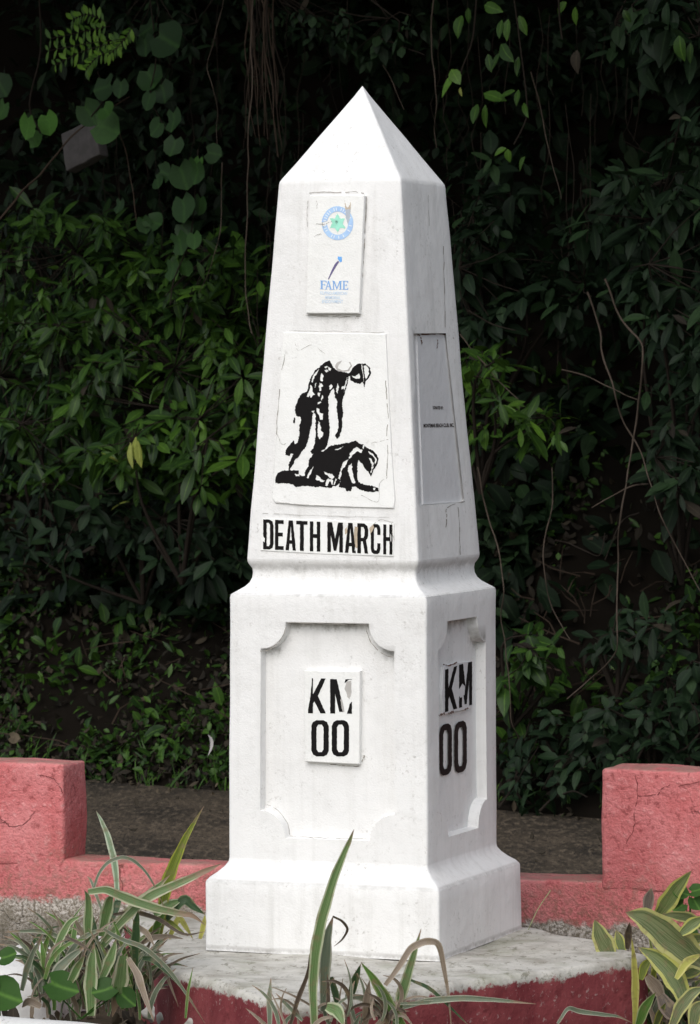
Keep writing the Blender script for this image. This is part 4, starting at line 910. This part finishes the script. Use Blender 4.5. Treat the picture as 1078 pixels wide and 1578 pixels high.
def font_print(name, parent, face, text, quad, off, mat, bold=0.0):
    cu = bpy.data.curves.new('txt', 'FONT'); cu.body = text; cu.offset = bold; cu.resolution_u = 3; cu.fill_mode = 'FRONT'
    o = bpy.data.objects.new('txt', cu); COL.objects.link(o); dg = bpy.context.evaluated_depsgraph_get(); dg.update(); me = bpy.data.meshes.new_from_object(o.evaluated_get(dg)); bpy.data.objects.remove(o, do_unlink=True)
    xs = [v.co.x for v in me.vertices]; ys = [v.co.y for v in me.vertices]; x0, x1, y0, y1 = min(xs), max(xs), min(ys), max(ys)
    (ax, ay), (bx, by), (cx, cy), (dx, dy) = quad   # TL TR BR BL
    V2 = []
    for v in me.vertices:
        s = (v.co.x-x0)/(x1-x0); t = (y1-v.co.y)/(y1-y0)
        V2.append(((ax*(1-s)+bx*s)*(1-t)+(dx*(1-s)+cx*s)*t, (ay*(1-s)+by*s)*(1-t)+(dy*(1-s)+cy*s)*t))
    return printed(name, parent, face, V2, [tuple(p.vertices) for p in me.polygons], off, mat)
q6 = lambda a, b, c, d: [tf6(a, b), tf6(c, b+3), tf6(c, d+3), tf6(a, d)]
for txt, a, b, c_, d in (('FILIPINO-AMERICAN', 250, 1195, 560, 1232), ('MEMORIAL', 308, 1246, 485, 1283), ('ENDOWMENT', 270, 1292, 512, 1330)):
    font_print('small_lettering', tpl, 'shaft_front', txt, q6(a, b, c_, d), o6, PALE, .008)
cracks(tpl, 'shaft_front', o6+.0003, [(.7, [tf6(200, 410), tf6(240, 415), tf6(290, 420), tf6(350, 400), tf6(380, 385)]), (.6, [tf6(180, 560), tf6(210, 540), tf6(265, 530)]), (.5, [tf6(205, 150), tf6(212, 190), tf6(208, 240)]), (.8, [tf6(270, 400), tf6(285, 440), tf6(300, 470)])], CRACK_AND_SHADE)
# stained mortar round the plaque and hairline marks on the shaft
cracks(ob, 'shaft_front', .0012+.0012, [(1.2, [(476, 297), (495, 296), (520, 297), (548, 296), (560, 298)]), (1.6, [(564, 303), (562, 350), (560, 390), (558, 420), (556, 450), (555, 484)]), (1.0, [(471, 486), (500, 487), (530, 488), (553, 487)]), (.6, [(474, 310), (473, 330), (473, 350)]), (.5, [(437, 509), (480, 510), (540, 511), (592, 512)]), (.5, [(404, 790), (450, 793), (520, 795), (600, 797)])], CRACK_AND_SHADE, 'mortar_stain')

# ---- side plaque of the shaft
GREYP = plaster('grey_side_plaque', (.67, .67, .68), .5, .3)
inner = [(642.3, 515), (691, 514.5), (717.5, 768), (714.5, 773), (652, 777.5)]
v, f = prism('shaft_side', inner, -.013, -.0075, .001); sp = link('donor_plaque', fix(new_mesh('donor_plaque', v, f, GREYP)), ob); sp['label'] = 'grey donor plaque set in the shaded side'
font_print('donor_lettering', sp, 'shaft_side', 'DONATED BY:', [(666.5, 625.5), (682.5, 626), (682.8, 631), (666.8, 630.8)], -.0067, INK_B, .02)
font_print('donor_lettering', sp, 'shaft_side', 'MONTEMAR BEACH CLUB, INC.', [(652.3, 653), (699, 652), (699.4, 659), (652.6, 660)], -.0067, INK_B, .03)
cracks(sp, 'shaft_side', -.0065, [(1.8, [(643, 515.5), (660, 515), (690, 515.5)]), (1.6, [(646, 516), (649, 524), (650, 530)]), (1.0, [(674, 524), (674, 530), (673, 537)])], RUST, 'rust_stain')
cracks(ob, 'shaft_side', .0022, [(1.1, [(687, 785), (694, 779), (716, 773)]), (1.0, [(687, 786), (688, 800), (687, 812)]), (.8, [(706, 782), (708, 820), (709, 855)]), (.7, [(683, 380), (685, 440), (686, 505)]), (.5, [(660, 300), (661, 360)])], CRACK_AND_SHADE, 'crack')

# ---- km plaques
k3 = lambda x, y: (330+x/2.3435, 840+y/2.3435)
kq = [k3(324, 453), k3(526, 455), k3(523, 792), k3(328, 783)]
v, f = prism('panel_front', kq, -.006, .016, .002); kp = link('distance_plaque', fix(new_mesh('distance_plaque', v, f, PLQ)), ob)
it = [(c_, *k3(a, b), *k3(c2, d), s) for c_, a, b, c2, d, s in (('K',338,481,402,607,.3),('M',418,484,497,608,.3),('0',350,632,413,763,.2),('0',424,632,486,763,.2))]
gap = [[k3(*p) for p in q] for q in ([(468,500),(486,486),(500,486),(500,560),(488,580),(478,610),(464,605),(455,560),(462,530)], [(335,480),(352,476),(351,500),(345,560),(337,600)], [(350,590),(356,560),(362,607)])]
lettering('km_lettering', kp, 'panel_front', it, .0167, INK, gap[:2])
V2, F = fill2d([[k3(*p) for p in [(478,492),(494,490),(495,530),(488,556),(480,548),(476,530),(470,518)]], [k3(*p) for p in [(456,545),(462,560),(470,600),(464,604),(456,580)]]], (), .4, 2); printed('peeled_patch', kp, 'panel_front', V2, F, .0167, PEEL)
V2, F = fill2d([[k3(*p) for p in [(488,575),(496,565),(496,608),(480,608),(484,596)]]], ()); printed('letter_remnant', kp, 'panel_front', V2, F, .0170, INK)
cracks(ob, 'panel_front', .003, [(1.0, [k3(527, 460), k3(529, 600), k3(527, 700), k3(530, 760)]), (1.6, [k3(526, 790), k3(538, 770), k3(541, 757)]), (1.2, [k3(420, 793), k3(470, 797), k3(522, 798)])], CRACK_AND_SHADE, 'mortar_stain')
cracks(ob, 'panel_front', RD_+.0032, [(.7, [k3(190, 935), k3(225, 955), k3(262, 1000), k3(272, 1048)]), (.8, [k3(272, 1050), k3(330, 1054), k3(400, 1058), k3(470, 1060), k3(552, 1062)]), (1.0, [k3(265, 281), k3(340, 282), k3(430, 285), k3(546, 288)]), (1.3, [k3(165, 384), k3(200, 376), k3(240, 340), k3(262, 286)]), (1.3, [k3(546, 290), k3(560, 340), k3(600, 388), k3(645, 405)])], CRACK_AND_SHADE, 'painted_edge_shade')  # recess rim shading painted on as thin dark strips
# broken plate on the side
sq = [k3(828, 440), k3(880, 424), k3(930, 420), k3(932, 580), k3(912, 592), k3(880, 600), k3(850, 606), k3(826, 612), k3(822, 540)]
v, f = prism('panel_side', sq, -.004, .007, .001); s2 = link('distance_plaque', fix(new_mesh('distance_plaque', v, f, GREYP)), ob); s2['label'] = 'broken plate with the letters KM on the shaded side'
it = [(c_, *k3(a, b), *k3(c2, d), s) for c_, a, b, c2, d, s in (('K',833,450,877,604,-6),('M',884,432,931,588,-5))]
lettering('km_lettering', s2, 'panel_side', it, .0077, INK, [[k3(*p) for p in [(884,520),(896,500),(906,510),(904,540),(890,552),(884,545)]]])
it = [(c_, *k3(a, b), *k3(c2, d), s) for c_, a, b, c2, d, s in (('0',813,652,858,836,-5),('0',867,642,912,826,-5))]
lettering('number_lettering', ob, 'panel_side', it, .0034, INK_B)
cracks(s2, 'panel_side', .0078, [(3.0, [k3(812, 616), k3(822, 610), k3(832, 608)]), (3.2, [k3(846, 608), k3(856, 604), k3(864, 600)]), (2.6, [k3(905, 596), k3(916, 588)]), (2, [k3(826, 432), k3(850, 434), k3(876, 424)])], RUST, 'rust_stain')

# =================================================================== FOREGROUND KERBS AND RUBBLE
KM_ = plaster('whitewashed_kerb', (.66, .655, .63), 1.6, .4)
def kerb(name, label, pts, wdt, z0, amp, seed):
    P = smooth_path([Vector(p) for p in pts], 6); vs = []; fs = []; prof = [(-1, -1), (-1, -.3), (-.97, .2), (-.85, .6), (-.6, .88), (-.2, 1), (.2, 1), (.6, .88), (.85, .6), (.97, .2), (1, -.3), (1, -1)]
    for i, p in enumerate(P):
        d = (P[min(i+1, len(P)-1)]-P[max(i-1, 0)]); d.z = 0; d.normalize(); nr = Vector((-d.y, d.x, 0))
        for (u, q) in prof:
            h = (p.z-z0); v = Vector((p.x, p.y, 0))+nr*u*wdt/2; v.z = z0+h*.5+q*h*.5; v += Vector((nz(v, 12, amp, seed), nz(v, 12, amp, seed+2), nz(v, 9, amp, seed+5))); vs.append(v)
    m = len(prof)
    for i in range(len(P)-1):
        for k in range(m-1): a = i*m+k; fs.append((a, a+m, a+m+1, a+1))
    fs += [tuple(range(m))[::-1], tuple(range((len(P)-1)*m, len(P)*m))]
    o = link(name, fix(new_mesh(name, vs, fs, KM_, True))); recentre(o, (P[0].x, P[0].y, z0)); tag(o, label, 'kerb'); return o
a0 = at_z(-90, 1549, -.05); a1 = at_z(0, 1558, -.05); a2 = at_z(120, 1568, -.05); a3 = at_z(250, 1583, -.05); a4 = at_z(420, 1610, -.05)
off = Vector((-.04, -.065, 0))
kerb('white_kerb', 'smooth white kerb across the bottom left corner of the photo', [p+off for p in (a0, a1, a2, a3, a4)], .16, -.215, .003, 1)
b0 = at_z(-70, 1480, -.07); b1 = at_z(0, 1478, -.05); b2 = at_z(50, 1462, -.045); b3 = at_z(105, 1452, -.06); b4 = at_z(170, 1440, -.12)
kerb('rounded_kerb', 'lumpy white rounded kerb behind the striped grass at the left edge', [b0, b1, b2, b3, b4], .24, -.215, .02, 6)
def stone(p, r, seed, label, grp):
    bm = bmesh.new(); bmesh.ops.create_icosphere(bm, subdivisions=3, radius=r)
    for v in bm.verts: v.co = Vector((v.co.x*1.2, v.co.y, v.co.z*.7))*(1+nz(v.co/r, 1.4, .5, seed)+nz(v.co/r, 4, .12, seed))
    me = bpy.data.meshes.new('stone'); bm.to_mesh(me); bm.free(); me.materials.append(STM); me.polygons.foreach_set('use_smooth', [True]*len(me.polygons)); o = link('stone', me); o.location = p; tag(o, label, 'stone', grp)
STM = plaster('mortar_splashed_stone', (.42, .40, .36), 2.2, .3)
for k, (x, y, z, r, lb) in enumerate([(283, 1572, -.15, .05, 'rough pale stone under the left corner of the platform'), (318, 1578, -.12, .045, 'pale stone touching the red platform side near the bottom edge'), (345, 1590, -.13, .05, 'pale stone cut off by the bottom edge below the red side'), (250, 1560, -.16, .04, 'small dirty stone beside the striped grass foot')]):
    stone(at_z(x, y, z), r, k*3.1, lb, 'stones at the foot of the platform')
# soil bed with litter inside the enclosure
r_ = random.Random(90); L = []; T = []
for _ in range(1500):
    p = Vector((r_.uniform(-1.6, 1.7), r_.uniform(-1.3, .75), -.205+r_.uniform(0, .03))); L.append((frame(rnd_dir(r_, 0, 1), rnd_dir(r_, .6, .6))*r_.uniform(.3, .8), p)); T.append(r_.random())
tag(scatter_mesh('plant_litter', 'dead', 'leaf_dead', L, T), 'dry leaf scraps on the soil of the planting bed', 'leaf litter')

# =================================================================== FOREGROUND PLANTS
SM = {'stripe': strap_mat('striped_leaf', (.085, .155, .048), (.17, .255, .10), (.42, .45, .29), .66, .10), 'stripe_brown': strap_mat('striped_leaf_browned', (.09, .15, .055), (.17, .24, .10), (.42, .42, .28), .66, .30),
      'dark': strap_mat('dark_strap_leaf', (.025, .055, .022), (.05, .095, .035), (.16, .20, .10), .82, .05), 'pale': strap_mat('pale_strap_leaf', (.18, .27, .16), (.27, .36, .24), (.50, .56, .42), .5),
      'olive': strap_mat('olive_leaf', (.10, .14, .02), (.19, .23, .035), (.30, .32, .05), .7, .06), 'dead': strap_mat('withered_leaf', (.20, .155, .115), (.30, .24, .18), (.36, .30, .23), .7), 'deadd': strap_mat('dark_withered_leaf', (.055, .04, .03), (.10, .075, .05), (.16, .12, .09), .7),
      'grey': strap_mat('greyish_strap_leaf', (.10, .13, .085), (.17, .20, .13), (.34, .34, .26), .7, .15), 'green': strap_mat('green_strap_leaf', (.07, .155, .03), (.13, .24, .055), (.38, .44, .22), .78),
      'yel': strap_mat('yellow_edged_leaf', (.085, .12, .035), (.16, .20, .07), (.40, .40, .10), .66), 'yelb': strap_mat('yellow_edged_broad_leaf', (.09, .12, .045), (.19, .215, .10), (.44, .43, .16), .70), 'yellow': strap_mat('yellow_leaf', (.34, .34, .07), (.42, .40, .10), (.50, .46, .15), .6)}
def strap(parent, base, path, wpx, y, mat, dy=0.0, fold=.35, shape=1.0, name='leaf', root_w=.55, seed=0, twist=0.0):
    """leaf along a traced midline (photo px) standing in the plane Y=y..y+dy"""
    P2 = smooth_path([Vector((a, b, 0)) for a, b in path], 5); n = len(P2); rr = random.Random(seed*13+int(path[0][0]*7))
    P = [at_y(p.x, p.y, y+dy*i/(n-1)) for i, p in enumerate(P2)]; s = (y-CAM.y)/FPX; vs = []; uv = []
    for i, p in enumerate(P):
        t = i/(n-1); d = (P[min(i+1, n-1)]-P[max(i-1, 0)]).normalized()
        wd = (root_w+(1-root_w)*min(1, t/.35))*(1-max(0, (t-.35)/.65)**(1.6*shape))*wpx*.5*s+.0004
        view = (p-CAM).normalized(); sd_ = d.cross(view); sd_ = sd_.normalized() if sd_.length > 1e-3 else Vector((1, 0, 0))
        tw = twist*math.sin(t*3.0+rr.random()); sd_ = (sd_*math.cos(tw)+view*math.sin(tw)).normalized(); back = sd_.cross(d).normalized()
        if back.dot(view) < 0: back = -back
        for u in (-1, -.5, 0, .5, 1):
            q = p+sd_*wd*u*(1+.06*math.sin(i*1.3+u))+back*(-abs(u)*wd*fold+wd*fold*.5); vs.append(q-base); uv.append((.5+.5*u, t))
    fs = [(i*5+k, i*5+k+1, i*5+k+6, i*5+k+5) for i in range(n-1) for k in range(4)]
    return link(name, new_mesh(name, vs, fs, SM[mat], True, uv), parent)
# --- left clump
c4 = lambda x, y: (x/2.695, 1150+y/2.695)
bL = Vector((-.60, -.62, -.2)); lc = thing('striped_grass_clump', 'tangled clump of cream striped strap leaves at the lower left beside the platform', 'plant', bL)
LL = [([(655,800),(680,640),(700,550),(730,470),(775,370),(845,250)],50,'olive',-.50), ([(485,640),(480,520),(455,400),(425,320),(398,268)],28,'pale',-.50), ([(385,600),(410,530),(450,482),(510,462),(560,480),(610,530),(650,600),(690,690)],15,'grey',-.62),
      ([(430,810),(520,715),(620,625),(740,570),(860,515),(920,487)],42,'stripe_brown',-.60), ([(425,830),(500,730),(580,650),(640,595),(705,535)],48,'stripe',-.56), ([(365,605),(440,598),(520,630),(620,665),(720,690),(800,705),(850,742)],42,'stripe_brown',-.66),
      ([(365,840),(365,740),(366,640),(350,598)],38,'stripe',-.64), ([(378,1120),(376,1000),(380,900),(390,815)],56,'stripe',-.72), ([(510,870),(500,960),(485,1040),(465,1125)],66,'stripe_brown',-.74), ([(560,925),(562,820),(566,730),(574,680)],36,'dark',-.68),
      ([(215,880),(255,790),(290,730),(345,700)],32,'stripe',-.62), ([(310,840),(240,790),(170,768),(90,768),(18,772)],20,'grey',-.6), ([(90,1015),(110,930),(140,850),(172,798)],26,'grey',-.66), ([(187,965),(180,880),(168,795)],24,'green',-.62),
      ([(200,1010),(240,930),(300,870),(362,825)],42,'grey',-.7), ([(285,990),(320,920),(352,865)],36,'stripe',-.71), ([(420,970),(450,900),(468,850),(480,800)],44,'stripe',-.67), ([(430,760),(500,800),(600,840),(700,930),(780,1040),(850,1150)],20,'grey',-.76),
      ([(530,880),(570,950),(600,1040),(640,1145)],32,'dead',-.74), ([(690,720),(760,640),(800,665),(852,700)],40,'dark',-.5), ([(640,700),(700,660),(760,635)],44,'stripe',-.54), ([(600,800),(640,760),(700,730),(780,790)],30,'olive',-.45), ([(700,800),(740,720),(770,750),(800,800)],26,'yellow',-.44),
      ([(455,740),(490,640),(486,560)],30,'dark',-.52), ([(420,790),(440,700),(455,640),(470,620)],50,'stripe',-.6), ([(360,830),(330,760),(300,700)],20,'dead',-.6), ([(540,850),(620,800),(700,790),(760,800)],24,'dead',-.55), ([(470,700),(560,690),(660,720),(760,780),(850,770)],18,'deadd',-.58),
      ([(240,1060),(300,960),(340,880)],44,'green',-.68), ([(170,1080),(120,1060),(90,1085)],36,'dead',-.73), ([(590,880),(640,890),(720,960),(800,1060)],26,'dark',-.66), ([(770,1130),(780,1020),(800,920)],12,'green',-.78), ([(650,860),(690,950),(740,1080)],14,'dead',-.7),
      ([(270,790),(330,820),(390,860)],14,'deadd',-.72), ([(560,740),(610,780),(640,830)],24,'dead',-.7), ([(425,690),(400,620),(378,560),(360,540)],14,'grey',-.55), ([(640,800),(655,740),(690,680)],34,'green',-.5), ([(830,800),(845,740),(850,700)],22,'yellow',-.5), ([(300,830),(310,760),(322,700)],22,'green',-.6)]
for k, (p, wd, m_, y) in enumerate(LL): strap(lc, bL, [c4(*q) for q in p], wd/2.695*1.05, y, m_, .05*((k % 3)-1), seed=k, twist=.25)
r_ = random.Random(5)
for k in range(190):
    x0 = r_.uniform(120, 640); y0 = r_.uniform(900, 1140); ln = r_.uniform(120, 330); an = r_.gauss(0, .55); bend = r_.uniform(.1, .9)*(1 if an > 0 else -1)
    pts = [(x0, y0)]; a_n = an*.4
    for j in range(4): pts.append((pts[-1][0]+math.sin(a_n)*ln/4, pts[-1][1]-math.cos(a_n)*ln/4)); a_n += bend*.6
    strap(lc, bL, [c4(*q) for q in pts], r_.uniform(3, 11), r_.uniform(-.66, -.42), r_.choice(['stripe', 'grey', 'dead', 'dead', 'deadd', 'green', 'dark', 'grey']), r_.uniform(-.05, .05), seed=k+60, twist=.6)
# round green weed leaves
def weed(label, leaves, y, seed, base_px, mat='leaf_bright'):
    b = at_y(base_px[0], base_px[1], y); root = thing('broadleaf_weed', label, 'weed', b); r = random.Random(seed)
    for (x, yy, ln, an, tt) in leaves:
        c, s = math.cos(R(an)), math.sin(R(an)); p0 = at_y(x-c*ln/2, yy-s*ln/2, y); p1 = at_y(x+c*ln/2, yy+s*ln/2, y-.01); v_, f_, u_ = round_template(.06, .2, seed+int(x)); L0 = v_[:, 0].max(); vv = p1-p0
        o = link('leaf', new_mesh('leaf_blade', v_, f_, M[mat], True, u_, tt), root); m = (frame(vv, Vector((r.uniform(-.2, .2), -1, .9)))*(vv.length/L0)).to_4x4(); m.translation = p0-b; o.matrix_local = m
    v, f = join([tube([(0, 0, 0), at_y(x-math.cos(R(an))*ln/2, yy-math.sin(R(an))*ln/2, y)-b], [.002, .0015], 4) for x, yy, ln, an, tt in leaves]); link('stem', new_mesh('stem', v, f, M['leaf_bright'], False, [(0, 0)]*len(v), .2), root)
weed('broad green weed leaf at the left edge above the white kerb', [(6, 1534, 62, 20, .25), (12, 1474, 30, -20, .15)], -.78, 3, (0, 1572))
weed('green weed with two broad leaves in front of the striped clump', [(96, 1522, 54, 18, .15), (160, 1526, 40, 165, .05), (196, 1540, 34, 40, .0)], -.72, 8, (125, 1570))
# --- middle clump
c5 = lambda x, y: (300+x/2.073, 1250+y/2.073)
bM = Vector((-.02, -1.32, -.2)); mc = thing('striped_grass_clump', 'sparse clump of upright striped leaves in front of the obelisk plinth', 'plant', bM)
ML = [([(382,700),(378,560),(388,440),(410,330),(450,200),(490,105),(508,58)],36,'stripe',-1.30), ([(412,640),(416,500),(424,400),(442,335)],38,'grey',-1.27), ([(440,336),(470,352),(487,378),(470,410),(444,432)],8,'deadd',-1.28), ([(672,700),(620,620),(580,550),(530,482)],40,'green',-1.29),
      ([(640,690),(660,590),(690,490),(723,375)],34,'stripe',-1.25), ([(608,556),(650,500),(690,440),(740,417),(778,428),(795,500),(810,590),(820,700)],22,'dead',-1.31), ([(495,600),(512,540),(530,488)],26,'dark',-1.24), ([(665,628),(740,607),(860,598),(980,605),(1090,616)],20,'grey',-1.28),
      ([(240,700),(238,600),(243,532)],18,'grey',-1.22), ([(420,625),(455,640),(478,690)],44,'stripe',-1.33), ([(690,540),(760,575),(880,690)],12,'dark',-1.26), ([(655,615),(760,610),(850,602)],12,'grey',-1.3), ([(545,690),(550,600),(558,540)],26,'dead',-1.27), ([(435,530),(450,590),(460,640)],22,'dark',-1.25), ([(480,590),(540,600),(600,640),(680,700)],22,'grey',-1.26), ([(300,700),(330,600),(360,520),(366,455)],14,'deadd',-1.27), ([(570,700),(600,670),(660,650),(700,690)],20,'dead',-1.3)]
for k, (p, wd, m_, y) in enumerate(ML): strap(mc, bM, [c5(*q) for q in p], wd/2.073*1.05, y, m_, .04*((k % 3)-1), seed=k+200, twist=.2)
r_ = random.Random(15)
for k in range(46):
    x0 = r_.uniform(240, 640); y0 = r_.uniform(640, 740); ln = r_.uniform(60, 200); a_n = r_.gauss(0, .5); bend = r_.uniform(-.7, .7); pts = [(x0, y0)]
    for j in range(4): pts.append((pts[-1][0]+math.sin(a_n)*ln/4, pts[-1][1]-math.cos(a_n)*ln/4)); a_n += bend
    strap(mc, bM, [c5(*q) for q in pts], r_.uniform(3, 8), r_.uniform(-1.34, -1.22), r_.choice(['dead', 'dead', 'dead', 'deadd', 'grey']), r_.uniform(-.03, .03), seed=k+300, twist=.5)
# --- right broad-leaved plant
c6 = lambda x, y: (760+x/3.39, 1150+y/3.39)
bR = Vector((.86, -.42, -.2)); rc = thing('variegated_plant', 'plant with broad yellow edged leaves at the lower right corner', 'plant', bR)
RL = [([(850,900),(900,830),(960,740),(1035,650)],95,'yel',-.28,1.4), ([(1120,1140),(1030,1085),(920,1000),(800,905),(690,868)],170,'yelb',-.46,1.6), ([(1010,1370),(960,1230),(870,1120),(755,1050)],120,'yel',-.50,1.4), ([(738,1470),(742,1300),(737,1150),(722,1000)],40,'yellow',-.47,1.2), ([(620,1100),(590,1050),(555,980),(528,905)],110,'yelb',-.24,1.3),
      ([(680,1090),(660,1020),(640,960)],60,'yel',-.22,1.2), ([(750,1480),(790,1370),(848,1285)],56,'green',-.5,1.2), ([(925,1480),(975,1370),(1040,1290),(1100,1260)],70,'yelb',-.52,1.5), ([(955,1215),(1010,1130),(1090,1085)],46,'yellow',-.53,1.5), ([(1100,960),(1040,905),(960,885),(880,880)],60,'yelb',-.38,1.4),
      ([(980,980),(1040,930),(1100,890)],70,'yel',-.5,1.5), ([(800,880),(812,800),(826,740)],60,'deadd',-.33,1.2), ([(870,1300),(920,1380),(970,1430)],90,'deadd',-.46,1.4), ([(800,1200),(850,1260),(900,1340)],70,'dead',-.42,1.4), ([(335,1450),(390,1372),(450,1385),(560,1400),(650,1412),(725,1445)],26,'grey',-.62,1.0), ([(840,1480),(870,1400),(900,1340)],40,'yel',-.44,1.2),
      ([(1040,1480),(1060,1380),(1100,1330)],80,'yelb',-.54,1.5), ([(990,1200),(1040,1180),(1100,1160)],60,'yel',-.4,1.3), ([(700,1060),(706,980),(712,920)],40,'deadd',-.36,1.2), ([(770,1220),(790,1150),(830,1100)],50,'olive',-.4,1.2), ([(1000,1340),(1050,1330),(1100,1350)],60,'grey',-.42,1.3), ([(1100,1000),(1030,1010),(950,990)],70,'yel',-.36,1.4)]
for k, (p, wd, m_, y, sh) in enumerate(RL): strap(rc, bR, [c6(*q) for q in p], wd/3.39, y, m_, .06*((k % 3)-1), shape=sh, seed=k+400, twist=.15, root_w=.45, fold=.25)
r_ = random.Random(25)
for k in range(40):
    x0 = r_.uniform(760, 1090); y0 = r_.uniform(1350, 1560); ln = r_.uniform(150, 420); a_n = r_.gauss(-.1, .4); bend = r_.uniform(-.4, .4); pts = [(x0, y0)]
    for j in range(4): pts.append((pts[-1][0]+math.sin(a_n)*ln/4, pts[-1][1]-math.cos(a_n)*ln/4)); a_n += bend
    strap(rc, bR, [c6(*q) for q in pts], r_.uniform(7, 20), r_.uniform(-.34, -.1), r_.choice(['dead', 'deadd', 'yel', 'dark', 'olive', 'grey', 'dark']), 0, seed=k+500, twist=.5)
weed('small bright green weed between the yellow edged leaves at right', [(1050, 1376, 26, 20, .3), (1072, 1392, 26, 60, .25), (1046, 1398, 24, 150, .2), (1074, 1372, 24, -20, .3), (1060, 1440, 34, 40, .15)], -.3, 12, (1062, 1430))
# sprigs by the wall
bS = at_z(812, 1436, 0.0)
o = link('grass_blade', new_mesh('grass_blade', *tube(smooth_path([at_y(812, 1437, .16), at_y(828, 1402, .16), at_y(848, 1372, .16)], 4), .0012, 4), SM['green'])); recentre(o, bS); tag(o, 'single thin grass blade at the right foot of the plinth', 'grass')
